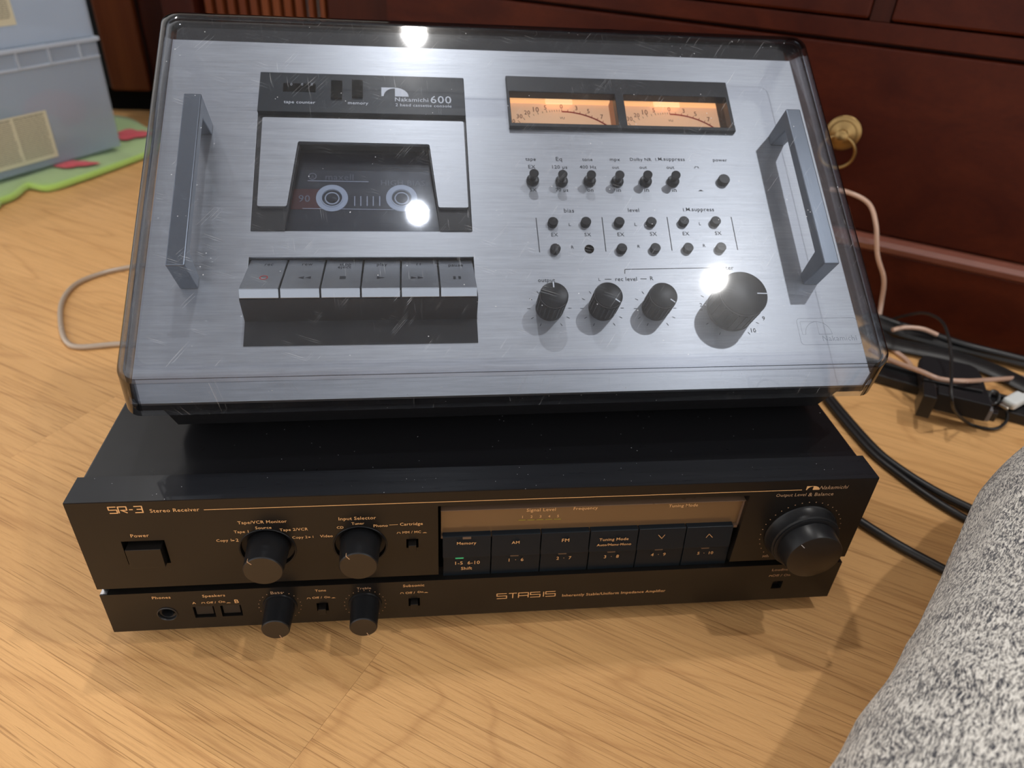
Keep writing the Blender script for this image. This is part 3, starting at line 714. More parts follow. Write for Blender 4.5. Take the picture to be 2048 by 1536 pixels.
def rc(pts, r=.0016, n=4):
    out = []; m = len(pts)
    for i in range(m):
        p = Vector(pts[i]); a = (Vector(pts[i - 1]) - p); b = (Vector(pts[(i + 1) % m]) - p); a.normalize(); b.normalize()
        for k in range(n + 1):
            t = k / n; out.append(tuple((p + a * r) * (1 - t) ** 2 + p * 2 * t * (1 - t) + (p + b * r) * t * t))
    return out
fr = [(door_u0, dvb), (edge_u(dvb, 1) - .0008, dvb), (wt[0][0] - .0006, wt[0][1] + .0006), (wt[1][0] + .0006, wt[1][1] + .0006), (edge_u(dvb, 0) + .0008, dvb), (door_u1, dvb), (door_u1, dv1), (door_u0, dv1)]
L_ = rc(fr, .0012, 3)
lo_ = [bm.verts.new((a, b, .0006)) for a, b in L_]; hi_ = [bm.verts.new((a, b, .0026)) for a, b in L_]
bm.faces.new(hi_); bm.faces.new(lo_[::-1])
for i in range(len(L_)): j = (i + 1) % len(L_); bm.faces.new((lo_[i], lo_[j], hi_[j], hi_[i]))
dpart('door_trim', bm, 'alu', cdoor)
bm = B(); hb, ht = .0002, -.0068
vs = [(wt[0][0] - .0003, wt[0][1], ht), (wt[1][0] + .0003, wt[1][1], ht), (wt[2][0], wt[2][1], hb), (wt[3][0], wt[3][1], hb)]
A = [bm.verts.new(p) for p in vs]; Cx = [bm.verts.new((p[0], p[1], p[2] - .001)) for p in vs]
bm.faces.new(A); bm.faces.new(Cx[::-1])
for i in range(4): bm.faces.new((A[i], A[(i + 1) % 4], Cx[(i + 1) % 4], Cx[i]))
dpart('door_window', bm, 'smoke', cdoor)
# --- cassette (a thing of its own, inside the bay)
tape = empty('cassette_tape', 'dark cassette with white reels behind the smoked window of the deck', 'cassette', Mx=MD @ Matrix.Translation((-.0837, .100, -.019)))
def tpart(name, bm, mat, parent=tape, **k): return obj(name, bm, mat, parent, MD, **k)
CN = -.0085; cu = -.0837
bm = B(); box(bm, cu - .050, cu + .050, .1040, .1670, -.019, CN); shell = tpart('cassette_shell', bm, 'tape', bevel=.0008)
bm = B(); quadprism(bm, [(cu - .034, .1022), (cu + .033, .1022), (cu + .030, .1105), (cu - .031, .1105)], CN - .001, CN + .0016); tpart('head_housing', bm, 'tape', shell, bevel=.0003)
bm = B(); box(bm, cu - .045, cu - .026, .1205, .1345, CN, CN + .0002); tpart('label_band', bm, 'tapered', shell)
for (px, py) in ((664.3, 397), (803.5, 397)):
    a, b = DA(px, py, CN)
    bm = B(); lathe(bm, [(.0092, .0001), (.0092, .0006), (.0065, .0007), (.0064, .0011), (.0058, .0011), (.0057, -.0006), (.0045, -.0008), (.0042, .0004), (.0036, .0004), (.0035, -.006), (0, -.006)], (a, b, CN), seg=48)
    r_ = tpart('reel', bm, 'reel', smooth=True)
    bm = B(); lathe(bm, [(.0034, -.005), (.0028, .0006), (.001, .0012), (0, .0014)], (a, b, CN), seg=24)
    for k in range(6):
        t_ = k * math.pi / 3; box(bm, a + .0028 * math.cos(t_) - .0004, a + .0028 * math.cos(t_) + .0004, b + .0028 * math.sin(t_) - .0004, b + .0028 * math.sin(t_) + .0004, CN - .004, CN + .0003)
    tpart('drive_spindle', bm, 'tape', r_)
bm = B()
for x in (940, 990, 1042, 1092, 1145):
    p = DA(480 + x / 4.096, 120 + 1118 / 4.096, CN); q = DA(480 + x / 4.096, 120 + 1198 / 4.096, CN); strip(bm, [p, q], .0006, CN + .0003)
obj('window_marks', bm, 'white', tape, MD)
bm = B(); strip(bm, [DA(615.5, 362, CN), DA(737, 364, CN)], .0005, CN + .0003); strip(bm, [DA(605, 417.5, CN), DA(860, 420.5, CN)], .0004, CN + .0003); obj('label_line', bm, 'white', tape, MD)
for s, x0, x1, y in (('maxell', 651, 707, 354), ('90', 597, 620, 397), ('A', 621.5, 629, 353.5), ('HIGH BIAS', 762, 850, 366)):
    bm = B(); a = DA(x0, y, CN + .0003); b = DA(x1, y, CN + .0003); text(bm, s, a[0], (a[1] + b[1]) / 2, b[0], (a[1] + b[1]) / 2, CN + .0003); obj('lettering', bm, 'tab' if s != '90' else 'grey', tape, MD)
bm = B(); a = DA(625, 353, CN); disc(bm, a[0], a[1], CN + .0002, .0024, 24, .0019); obj('emblem_ring', bm, 'grey', tape, MD)
# --- key block
ku0, ku1 = -.1466, -.0240
bm = B(); box(bm, rects[1][0] - .001, rects[1][1] + .001, rects[1][2] - .001, rects[1][3] + .001, -.014, -.0122); box(bm, -.1476, -.1470, .0445, .0838, -.0125, -.001); box(bm, -.0236, -.0230, .0445, .0838, -.0125, -.001); box(bm, -.147, -.0236, .0838, .0846, -.0125, -.001)
dpart('key_recess', bm, 'hole')
bm = B(); side(bm, -.1468, -.0238, [(.0303, .0004), (.0445, .0004), (.0498, .0150), (.052, .0150), (.078, -.002), (.078, -.012), (.0446, -.012), (.0446, 0), (.0303, 0)]); dpart('key_skirt', bm, 'blk')
kb = [-.1466, -.1262, -.1057, -.0851, -.0645, -.0440, -.0240]
sym = ['rec', 'rew', 'stop', 'play', 'ff', 'pause']; FH = .0198; FV = .0535
def ktop(v): return -.0027 + (FH + .0027) * (.0836 - v) / (.0836 - FV)
def kp(px, py):
    h = .01
    for _ in range(6): a, b = DA(px, py, h); h = ktop(b)
    return a, b, h + .00012
def ktext(par, s, x0, x1, y, mat='ink', hs=1):
    a = kp(x0, y); b = kp(x1, y); bm = B(); text(bm, s, a[0], (a[1] + b[1]) / 2, b[0], (a[1] + b[1]) / 2, 0, hs)
    for v in bm.verts: v.co.z = ktop(v.co.y) + .00012
    dpart('lettering', bm, mat, par)
Z4 = lambda x, y: (460 + x / 3.938, 490 + y / 3.938)
tx = [[('rec', 275, 342, 155)], [('rew', 570, 652, 153)], [('stop', 865, 955, 152), ('eject', 850, 955, 173)], [('play', 1157, 1238, 153)], [('f f', 1467, 1505, 153)], [('pause', 1720, 1835, 160)]]
for i in range(6):
    a0, a1 = kb[i] + .0003, kb[i + 1] - .0005
    bm = B(); side(bm, a0, a1, [(.0836, -.0027), (FV, FH), (FV - .0040, FH - .0028), (FV - .0018, FH - .0050), (.060, .006), (.0836, -.009)])
    key = dpart('transport_key', bm, 'alu_key', bevel=.0003)
    for s, x0, x1, y in tx[i]:
        p0, p1 = Z4(x0, y), Z4(x1, y); ktext(key, s, p0[0], p1[0], p0[1], hs=1.25)
    cx_ = [265, 585, 888, 1190, 1475, 1788][i]; c_ = kp(*Z4(cx_, 257)); bm = B()
    def tri(dx, s_=1, w_=.0022): bm.faces.new([bm.verts.new((c_[0] + dx + a, c_[1] + b, 0)) for a, b in ((-w_ * s_, -.0013), (w_ * s_, 0), (-w_ * s_, .0013))])
    def rct(dx, w_, h_): bm.faces.new([bm.verts.new((c_[0] + dx + a, c_[1] + b, 0)) for a, b in ((-w_, -h_), (w_, -h_), (w_, h_), (-w_, h_))])
    if i == 0: disc(bm, c_[0], c_[1], 0, .0022, 20, .0016)
    if i == 1: tri(-.0018, -1, .0016); tri(.0018, -1, .0016)
    if i == 2: rct(0, .0016, .0014)
    if i == 3: tri(0)
    if i == 4: tri(-.0018, 1, .0016); tri(.0018, 1, .0016)
    if i == 5: rct(-.0014, .0007, .0014); rct(.0014, .0007, .0014)
    for v in bm.verts: v.co.z = ktop(v.co.y) + .00012
    dpart('key_symbol', bm, 'red' if i == 0 else 'ink', key)
# --- level meters
bz = holed(.0030, .1490, .1738, .2132, -.003, .0030, [(.0046, .0724, .1766, .2008), (.0780, .1468, .1766, .2008)])
mb = dpart('meter_bezel', bz, 'blk', bevel=.0004)
for a0, a1 in ((.0046, .0724), (.0780, .1468)):
    D = -.0165; vt = .2008; vb = .1766
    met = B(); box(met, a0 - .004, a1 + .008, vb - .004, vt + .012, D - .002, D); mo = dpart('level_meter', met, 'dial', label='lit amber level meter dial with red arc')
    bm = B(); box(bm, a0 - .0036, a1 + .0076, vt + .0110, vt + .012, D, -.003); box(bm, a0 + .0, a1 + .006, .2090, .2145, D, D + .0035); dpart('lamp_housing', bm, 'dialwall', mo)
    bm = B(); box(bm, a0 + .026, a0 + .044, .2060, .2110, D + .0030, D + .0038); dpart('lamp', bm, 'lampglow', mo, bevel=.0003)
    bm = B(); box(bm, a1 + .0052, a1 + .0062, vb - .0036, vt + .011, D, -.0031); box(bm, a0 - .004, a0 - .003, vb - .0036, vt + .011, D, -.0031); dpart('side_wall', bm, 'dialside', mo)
    cxm = (a0 + a1) / 2 + .0032; R0 = .046; cym = .2000 - R0 + .0028
    bm = B()
    for t_ in [-38, -33, -28, -24, -20, -16, -12.5, -10, -8, -6, -4, -2]:
        a = math.radians(t_); l_ = .0022 if t_ in (-38, -33, -28, -20, -12.5) else .0014
        strip(bm, [(cxm + R0 * math.sin(a), cym + R0 * math.cos(a)), (cxm + (R0 + l_) * math.sin(a), cym + (R0 + l_) * math.cos(a))], .0003, D + .0002)
    dpart('scale_ticks', bm, 'ink', mo)
    bm = B(); strip(bm, [(cxm + R0 * math.sin(math.radians(t_)), cym + R0 * math.cos(math.radians(t_))) for t_ in range(0, 41, 4)], .0011, D + .0002)
    for t_ in range(0, 40, 5): a = math.radians(t_); strip(bm, [(cxm + R0 * math.sin(a), cym + R0 * math.cos(a)), (cxm + (R0 + .0018) * math.sin(a), cym + (R0 + .0018) * math.cos(a))], .0004, D + .00025)
    dpart('red_scale', bm, 'red', mo)
    for s, t_ in (('40', -42), ('30', -34.5), ('20', -27.5), ('10', -20), ('5', -12.5), ('0', 0), ('3', 11.5), ('5', 21), ('7', 32)):
        a = math.radians(t_); x = cxm + (R0 + .0042) * math.sin(a); y = cym + (R0 + .0042) * math.cos(a); w_ = .00095 * len(s)
        bm = B(); text(bm, s, x - w_, y, x + w_, y, D + .0002, 1.2); dpart('lettering', bm, 'tapered', mo)
    bm = B(); text(bm, 'VU', cxm - .0018, .1975, cxm + .0014, .1975, D + .0002); dpart('lettering', bm, 'ink', mo)
    bm = B(); strip(bm, [(cxm - .0005, .150 + .02), (cxm - .044, .186)], .0003, D + .003); dpart('needle', bm, 'blk', mo)
# --- switches, trims, knobs
def bend(bm, c_, prof_, seg=28): return lathe(bm, prof_, c_, seg=seg)
for (bx, by), (tx_, ty) in zip(((1065.9, 358.4), (1123.8, 360.3), (1180, 359.6), (1235.6, 361), (1292.2, 360.8), (1347.2, 360.8)), ((1068.4, 345.7), (1125.7, 347.4), (1183.1, 348.6), (1240, 348.6), (1295.9, 348.6), (1352.3, 349.3))):
    a, b = DA(bx, by, .002); bm = B(); lathe(bm, [(.0038, 0), (.0038, .0018), (.0032, .0030), (.0020, .0034), (0, .0034)], (a, b, 0), seg=28)
    sw = dpart('toggle_switch', bm, 'blk', smooth=True)
    ta, tb = DA(tx_, ty, .0095); ax = Vector((ta - a, tb - b, .0075)); L = ax.length
    bm = B(); lathe(bm, [(.0017, 0), (.0019, L * .4), (.0027, L * .75), (.0028, L - .0004), (.0024, L), (0, L)], (a, b, .002), ax, 28); dpart('lever', bm, 'blk', sw, smooth=True)
a, b = DA(1448.7, 357.9, .003); bm = B(); lathe(bm, [(.0036, -.001), (.0036, .0030), (.0033, .0034), (0, .0034)], (a, b, 0), seg=32); dpart('power_button', bm, 'blk', smooth=True)
for px, py in ((1106.7, 441.9), (1172.9, 441.4), (1239.7, 441.4), (1304, 441.4), (1369.1, 440.1), (1432.9, 440.1), (1111.6, 495), (1179, 496.3), (1244.9, 494.6), (1312, 493.9), (1377.9, 493.4), (1443.6, 492.6)):
    miss = px == 1179; hgt = .0006 if miss else .0032
    a, b = DA(px, py + (1 if miss else 0), hgt); bm = B()
    r_ = .0028 if miss else .0030
    lathe(bm, [(r_, -.001), (r_, hgt - .0004), (r_ - .0003, hgt), (0, hgt)] if not miss else [(r_, -.001), (r_, .0004), (r_ - .0006, .0005), (r_ - .0008, .0003), (0, .0003)], (a, b, 0), seg=28)
    if not miss: box(bm, a - .0018, a + .0018, b - .00025, b + .00025, hgt, hgt + .0001)
    dpart('trim_knob', bm, 'hole' if miss else 'knob', smooth=True)
def dknob(name, top, r, L, ang):
    a, b = DA(*top, L); bm = B(); seg = 60
    lathe(bm, [(r * 1.02, 0), (r * 1.02, .0012), (r * .99, .0016), (r, L - .0008), (r - .0003, L - .0002), (r - .0009, L), (0, L)], (a, b, 0), seg=seg)
    for i in range(20):
        t_ = 2 * math.pi * i / 20; q = Matrix.Rotation(t_, 3, 'Z'); s0 = len(bm.verts)
        vs_ = []
        for z in (.003, L - .0022):
            for y in (-.00035, .00035):
                for x in (r - .0005, r + .00028): vs_.append(bm.verts.new(q @ Vector((x, y, z)) + Vector((a, b, 0))))
        for f in ((0, 2, 3, 1), (4, 5, 7, 6), (0, 1, 5, 4), (2, 6, 7, 3), (0, 4, 6, 2), (1, 3, 7, 5)): bm.faces.new([vs_[j] for j in f])
    k = dpart(name, bm, 'knob', smooth=True)
    bm = B(); lathe(bm, [(r - .0001, L - .0011), (r + .0001, L - .0009), (r - .0001, L - .0007)], (a, b, 0), seg=60); dpart('rim_line', bm, 'tab', k)
    t_ = math.radians(ang); bm = B(); d_ = (math.sin(t_), math.cos(t_)); strip(bm, [(a + d_[0] * r * .55, b + d_[1] * r * .55), (a + d_[0] * (r - .0004), b + d_[1] * (r - .0004))], .0007, L + .0001)
    dpart('pointer', bm, 'white', k); return a, b
ko = dknob('output_knob', (1108.9, 588.8), .0078, .0168, 0)
kl = dknob('level_knob', (1218.2, 588.8), .0078, .0168, 130)
kr = dknob('level_knob', (1328.2, 589.3), .0078, .0168, 130)
kmm = dknob('master_knob', (1488.5, 586), .0137, .0205, 92)
for c_, R0 in ((ko, .0108), (kl, .0108), (kr, .0108), (kmm, .0166)):
    bm = B()
    for t_ in range(-150, 151, 30):
        a = math.radians(t_); strip(bm, [(c_[0] + R0 * math.sin(a), c_[1] + R0 * math.cos(a)), (c_[0] + (R0 + .0018) * math.sin(a), c_[1] + (R0 + .0018) * math.cos(a))], .00032, .0001)
    dpart('scale_ticks', bm, 'ink')
def D(s, x0, x1, y, mat='ink', hs=1.0):
    if s.startswith('I.M'): D('I.', x0, x0 + .075 * (x1 - x0), y); D('M', x0 + .10 * (x1 - x0), x0 + .215 * (x1 - x0), y - .8); return D('.suppress', x0 + .235 * (x1 - x0), x1, y)
    return print_(deck, DK, s, (x0, y), (x1, y), mat, hs=hs)
for s, x0, x1, y in (('tape', 1050.8, 1071.5, 318), ('EX', 1056.6, 1070.8, 333.5), ('SX', 1060, 1073, 379.6), ('Eq', 1111.8, 1123.8, 318.8), ('120 µs', 1104.5, 1134.3, 334), ('70 µs', 1111.8, 1136.2, 379.8), ('tone', 1164.3, 1184.8, 318.8), ('400 Hz', 1159.2, 1192.4, 334),
                     ('on', 1174.6, 1186.8, 380.3), ('mpx', 1219.7, 1240, 319.3), ('out', 1224, 1238, 334.4), ('in', 1233, 1241.7, 380.3), ('Dolby NR', 1260, 1302.7, 318.8), ('out', 1278.8, 1293.5, 334.4), ('in', 1289, 1298, 380.3), ('I.M.suppress', 1310.5, 1369.4, 318.8), ('out', 1333, 1348.4, 334.4),
                     ('in', 1344, 1352.8, 380.3), ('power', 1426, 1454, 320.5), ('bias', 1128, 1148, 421), ('level', 1256, 1278, 420), ('I.M.suppress', 1366, 1428, 419.4), ('L', 1137.5, 1142, 449), ('R', 1142.5, 1147.5, 494), ('L', 1269, 1273.5, 448.7), ('R', 1275, 1280, 492.6), ('L', 1398, 1402, 447.5), ('R', 1406, 1411, 491),
                     ('EX', 1102.5, 1116, 469.4), ('SX', 1169, 1182, 469), ('EX', 1235, 1248.5, 468.7), ('SX', 1299.8, 1313.7, 467.7), ('EX', 1365.5, 1378.4, 467), ('SX', 1430, 1443, 466.3), ('output', 1076, 1110, 560), ('L', 1197, 1201, 558.7), ('rec level', 1230.6, 1273.8, 557.9), ('R', 1300.3, 1306.6, 556.5), ('master', 1430, 1467, 535.4),
                     ('9', 1524.5, 1530, 636.5), ('10', 1502, 1512, 660.5), ('2', 1399.5, 1404.5, 609.5)): D(s, x0, x1, y)
bm = B()
for p, q in (((1072, 435.8), (1079.3, 504.8)), ((1203.9, 434.5), (1211.9, 503.1)), ((1334, 434), (1344.2, 501.2)), ((1462.2, 434), (1475.4, 500))): strip(bm, [DA(*p), DA(*q)], .0005, .0001)
strip(bm, [DA(1209.5, 558.7), DA(1222.9, 558.7)], .0004, .0001); strip(bm, [DA(1281, 557.8), DA(1293, 557.8)], .0004, .0001)
strip(bm, [DA(1249.7, 547.5), DA(1249.7, 538.7), DA(1424, 535.8)], .0004, .0001)
strip(bm, [DA(1388, 336), DA(1390, 336), DA(1390, 333.5), DA(1396, 333.5), DA(1396, 336), DA(1398, 336)], .0003, .0001); strip(bm, [DA(1396.5, 382), DA(1406.5, 382)], .0003, .0001); strip(bm, [DA(1399, 380.7), DA(1404, 380.7)], .0005, .0001)
dpart('ruled_line', bm, 'ink')
# --- rack handles
uo, ui, va, vb, hhd = .1812, .1719, .0644, .1729, .0250
for sgn in (-1, 1):
    A0, A1 = sorted((sgn * uo, sgn * ui)); bm = B(); pw_ = .0075; tb_ = .0075
    def qd(p): side(bm, A0, A1, p)
    side(bm, A0, A1, [(va, 0), (va + pw_, 0), (va + pw_ + .004, hhd - tb_ + .001), (vb - pw_ - .004, hhd - tb_ + .001), (vb - pw_, 0), (vb, 0), (vb, hhd), (va, hhd)])
    dpart('rack_handle', bm, 'alu_dark', bevel=.0006)

# ================================================================== DUST COVER
cov = empty('dust_cover', 'scratched clear acrylic dust cover over the silver cassette deck', 'dust cover', Mx=MD)
HC = .034
def rrect(u0, u1, v0, v1, r, n, k=6):
    out = []
    for cx, cy, a0 in ((u1 - r, v1 - r, 0), (u0 + r, v1 - r, 90), (u0 + r, v0 + r, 180), (u1 - r, v0 + r, 270)):
        for i in range(k + 1): a = math.radians(a0 + 90 * i / k); out.append((cx + r * math.cos(a), cy + r * math.sin(a), n))
    return out
RIM = (-.2047, .2047, -.0035, .2560, -.0085); TOP = (-.1950, .1915, .0, .2235, HC)
def lvl(t, inset=0, off=0): return tuple(RIM[i] + (TOP[i] - RIM[i]) * t for i in range(5))
def loops(inset):
    L = []; fr = .0055
    for t in (0, .33, .66, .86):
        a = lvl(t); L.append(rrect(a[0] + inset, a[1] - inset, a[2] + inset, a[3] - inset, max(.0085 - inset, .003), a[4]))
    a = lvl(1)
    for k in range(6):
        th = math.pi / 2 * k / 5; ins = fr * (1 - math.cos(th)); z = (HC - fr) + fr * math.sin(th)
        tt = (z - RIM[4]) / (HC - RIM[4]); b = lvl(tt); i2 = inset + ins; L.append(rrect(b[0] + i2, b[1] - i2, b[2] + i2, b[3] - i2, max(.0085 - inset, .003), z - (inset if k else inset * .6)))
    return L
bm = B(); rings = []
for ins in (0, .0026):
    rr = [[bm.verts.new(p) for p in lp] for lp in loops(ins)]; rings.append(rr)
    for A_, B_ in zip(rr, rr[1:]):
        for i in range(len(A_)): j = (i + 1) % len(A_); f = (A_[i], A_[j], B_[j], B_[i]); bm.faces.new(f if ins == 0 else f[::-1])
    bm.faces.new(rr[-1] if ins == 0 else rr[-1][::-1])
for i in range(len(rings[0][0])): j = (i + 1) % len(rings[0][0]); bm.faces.new((rings[0][0][j], rings[0][0][i], rings[1][0][i], rings[1][0][j]))
cs = dpart('cover_shell', bm, 'cover', cov, smooth=True, flat_over=1.5e-3)
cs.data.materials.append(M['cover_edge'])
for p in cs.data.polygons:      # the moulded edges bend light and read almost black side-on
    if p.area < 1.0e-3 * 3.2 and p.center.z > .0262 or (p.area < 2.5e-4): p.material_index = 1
# embossed badge
bm = B(); hb_ = HC + .0002
def CA(px, py): return DA(px, py, HC)
b0 = CA(1592, 636); b1 = CA(1712, 637); b2 = CA(1726, 690); b3 = CA(1602, 688)
xa = (b0[0] + b3[0]) / 2; xb = (b1[0] + b2[0]) / 2; ya = (b2[1] + b3[1]) / 2; yb = (b0[1] + b1[1]) / 2
o_ = rrect(xa, xb, ya, yb, .002, 0, 4); o_.append(o_[0]); strip(bm, [(p[0], p[1]) for p in o_], .0003, hb_)
cxg, cyg = CA(1638, 669); R0 = .0074
strip(bm, [(cxg + R0 * math.cos(t), cyg + R0 * math.sin(t)) for t in [math.pi * k / 16 for k in range(17)]], .0003, hb_)
strip(bm, [(cxg - R0, cyg), (cxg - R0 - .0018, cyg), (cxg - R0 - .0018, cyg + R0), (cxg, cyg + R0)], .0002, hb_); strip(bm, [(cxg, cyg), (cxg + R0, cyg)], .0003, hb_); strip(bm, [(cxg, cyg), (cxg, cyg + R0)], .0002, hb_)
bd = dpart('embossed_badge', bm, 'badge', cs)
bm = B(); p, q = CA(1645, 677), CA(1713, 677); text(bm, 'Nakamichi', p[0], p[1], q[0], p[1], hb_); dpart('lettering', bm, 'badge', cs)

# ================================================================== DRESSER (mahogany, behind right)
P0 = FL(1800, 650)
MDR = Matrix(((T_.x, 0, -T_.y * -1 * -1, P0.x), (T_.y, 0, 0, P0.y), (0, 1, 0, 0), (0, 0, 0, 1)))
# a along the front, b up, h out of the front (towards the room)
MDR = Matrix(((T_.x, 0, -N_.x, P0.x), (T_.y, 0, -N_.y, P0.y), (0, 1, 0, 0), (0, 0, 0, 1)))
DP = Panel(MDR)
dres = empty('mahogany_dresser', 'dark mahogany dresser with brass ring pull, behind the receiver on the right', 'dresser', loc=(P0.x + N_.x * .2, P0.y + N_.y * .2, FLOOR))
def fpart(name, bm, mat='mahog', parent=dres, **k): return obj(name, bm, mat, parent, MDR, **k)
xl = DP.at(766, 20)[0]; XR = .75
gz = (DP.at(1700, 82)[1] + DP.at(1100, 10)[1]) / 2; mz0 = (DP.at(1720, 476)[1] + DP.at(2048, 545)[1]) / 2
rz = (DP.at(1790, 47)[1] + DP.at(2040, 76)[1]) / 2; TOPZ = .92
sx1 = DP.at(1737, 37)[0]; sx2 = DP.at(1781, 45)[0]
bm = B(); box(bm, xl, XR, FLOOR, TOPZ, -.42, -.021); fpart('carcass', bm, 'mahogv')
bm = B(); box(bm, xl + .004, XR - .004, mz0 + .008, gz - .0018, -.020, -.001); lowd = fpart('lower_drawer', bm, bevel=.0015)
bm = B(); box(bm, xl, XR, gz + .0018, rz - .0005, -.0215, -.002); fpart('rail', bm, bevel=.001)
bm = B(); box(bm, xl + .3, sx1, rz + .0012, rz + .16, -.020, .0005); fpart('upper_drawer', bm, bevel=.0025)
bm = B(); box(bm, sx2, XR - .01, rz + .0012, rz + .16, -.020, .0005); fpart('upper_drawer', bm, 'mahog', bevel=.0025)
bm = B(); box(bm, xl + .005, xl + .29, rz + .0012, rz + .16, -.020, .0005); fpart('upper_drawer', bm, bevel=.0025)
bm = B(); box(bm, sx1 + .001, sx2 - .001, rz, rz + .17, -.021, -.003); box(bm, xl, XR, rz + .165, TOPZ - .02, -.021, -.003); fpart('stile', bm, 'mahogv')
bm = B(); box(bm, xl - .02, XR + .02, TOPZ - .02, TOPZ, -.43, .02); fpart('dresser_top', bm, bevel=.004)
bm = B()
pr = [(-.02, mz0 - .010), (.004, mz0 - .010), (.010, mz0 - .006), (.012, mz0), (.008, mz0 + .004), (.002, mz0 + .0065), (-.02, mz0 + .0065)]
for s_ in (0,):
    L = [bm.verts.new((xl - .005, b, h)) for h, b in pr]; R_ = [bm.verts.new((XR, b, h)) for h, b in pr]; bm.faces.new(L); bm.faces.new(R_[::-1])
    for i in range(len(pr)): j = (i + 1) % len(pr); bm.faces.new((L[i], R_[i], R_[j], L[j]))
fpart('base_moulding', bm, 'mahog_lit', bevel=.001)
bm = B(); box(bm, xl, XR, FLOOR, mz0 - .010, -.021, .003); fpart('plinth', bm, bevel=.001)
# brass ring pull
ka, kb_ = DP.at(1682, 275, .02)
bm = B(); lathe(bm, [(.0165, 0), (.0168, .002), (.0150, .004), (.0125, .0045), (.0120, .0065), (.0085, .008), (.0055, .010), (.0045, .016), (.006, .0185), (.0065, .021), (.004, .0235), (0, .024)], (ka, kb_, -.001), seg=40)
pull = fpart('ring_pull', bm, 'brass', lowd, smooth=True)
bm = B(); Rr = .0165; pts = [Vector((ka + Rr * math.sin(t), kb_ - Rr * .9 - .001 + Rr * math.cos(t), .017 - .004 * (1 - math.cos(t)))) for t in [2 * math.pi * k / 40 for k in range(41)]]
tube(bm, pts, .0017, 8); fpart('pull_ring', bm, 'brass', lowd, smooth=True)
# ---- slatted rack to the left of the dresser
rk = empty('slatted_rack', 'dark wooden slatted rack standing between the walnut cabinet and dresser', 'rack', loc=(*(P0 + T_ * (xl - .2) + N_ * .15).xy, FLOOR))
HR = -.03
def gpart(name, bm, mat='mahogv', parent=rk, **k): return obj(name, bm, mat, parent, MDR, **k)
def ga(px, py=14, h=HR): return DP.at(px, py, h)[0]
bm = B(); box(bm, ga(655), xl - .001, FLOOR, .62, -.32, HR); gpart('side_post', bm, 'mahogv', bevel=.002)
x3 = ga(388); x4 = ga(325)
bm = B(); box(bm, x4, x3, FLOOR, .62, -.32, HR + .002); gpart('side_post', bm, 'mahogv', bevel=.002)
bm = B(); box(bm, x3, ga(655), FLOOR, .10, -.31, HR - .01); box(bm, x3, ga(655), .60, .62, -.31, HR); gpart('shelf', bm, 'mahogv')
bm = B(); box(bm, x3, ga(655), .10, .60, -.32, -.31); gpart('back_board', bm, 'hole')
for i in range(11):
    px = 200 + (775 + 83 * i) / 3.657 if i < 9 else (617 if i == 9 else 640)
    a = ga(px); wd = .006 if i < 9 else .004; bm = B(); box(bm, a - wd, a + wd, .10, .60, HR - .014, HR - .004)
    gpart('slat', bm, 'walnut', bevel=.001)
for i, px in enumerate((609, 629)):
    a = ga(px, 14, HR - .05); o = obj('disc_case', box(B(), a - .006, a + .006, .1005, .24, HR - .18, HR - .05), 'cds' if i == 0 else 'whitep', None, MDR)
    tag(o, ['grey case behind the rack slats, left of the pale one', 'pale case behind the rack slats, nearest the right post'][i], 'case', 'cases in the slatted rack')
# ---- walnut cabinet at far left
cb = empty('walnut_cabinet', 'orange-brown walnut cabinet on a black plinth behind the plastic boxes', 'cabinet', loc=(-.50, 1.25, FLOOR))
yf = 1.12
def onY(px, py, y):
    r = ray(px, py); t = (y - CAM.y) / r.y; return CAM + t * r
c0 = onY(225, 187, yf); c1 = onY(300, 178, yf)
zb = (c0.z + c1.z) / 2; IW = Matrix.Identity(4)
bm = B(); box(bm, c0.x, c1.x, yf, yf + .02, zb, .8); obj('front_panel', bm, 'walnut', cb, IW, bevel=.004)
bm = B(); box(bm, c0.x - .25, c0.x - .001, yf + .02, yf + .3, zb, .8); box(bm, c0.x - .001, c1.x + .001, yf + .02, yf + .3, zb, .8); obj('body_and_gap_shade', bm, 'blkm', cb, IW)  # left block is added in black as the shade of the gap beside the cabinet
bm = B(); box(bm, c0.x - .24, c1.x + .10, yf + .03, yf + .28, FLOOR, zb); obj('plinth', bm, 'hole', cb, IW)
bm = B(); box(bm, c1.x + .004, c1.x + .105, yf + .012, yf + .25, zb - .03, .8); obj('side_door', bm, 'mahogv', cb, IW, bevel=.003)

# ================================================================== BLANKET
bl = empty('green_blanket', 'light green fleece blanket with red patches under the plastic boxes', 'blanket', loc=(-.62, .95, FLOOR))
edge = [Vector((-.95, .50, 0)), Vector((-.74, .60, 0))] + [FL(*p) for p in ((-40, 428), (0, 412), (30, 400), (58, 380), (100, 384), (160, 366), (230, 341), (292, 317), (330, 298), (372, 285))]
ed = catmull(edge, 5); far = [Vector((-1.15, .95, 0)), Vector((-1.0, 1.05, 0)), Vector((-.80, 1.10, 0)), FL(225, 238), FL(300, 264), FL(372, 284)]
fa = catmull(far, 9)
def samp(L, t): x = t * (len(L) - 1); i = min(int(x), len(L) - 2); return L[i].lerp(L[i + 1], x - i)
bm = B(); nu, nv = 80, 16; G = []
for i in range(nu + 1):
    row = []
    for j in range(nv + 1):
        t = j / nv; p = samp(ed, i / nu).lerp(samp(fa, i / nu), t)
        z = FLOOR + .007 + .0035 * noise.noise(Vector((p.x * 14, p.y * 14, 1))) * (1 if t < .5 else .4) - (.0035 if j == 0 else 0)
        if j <= 1: z += .004 * max(0, noise.noise(Vector((p.x * 22, 3, 0))))
        row.append(bm.verts.new((p.x, p.y, z)))
    G.append(row)
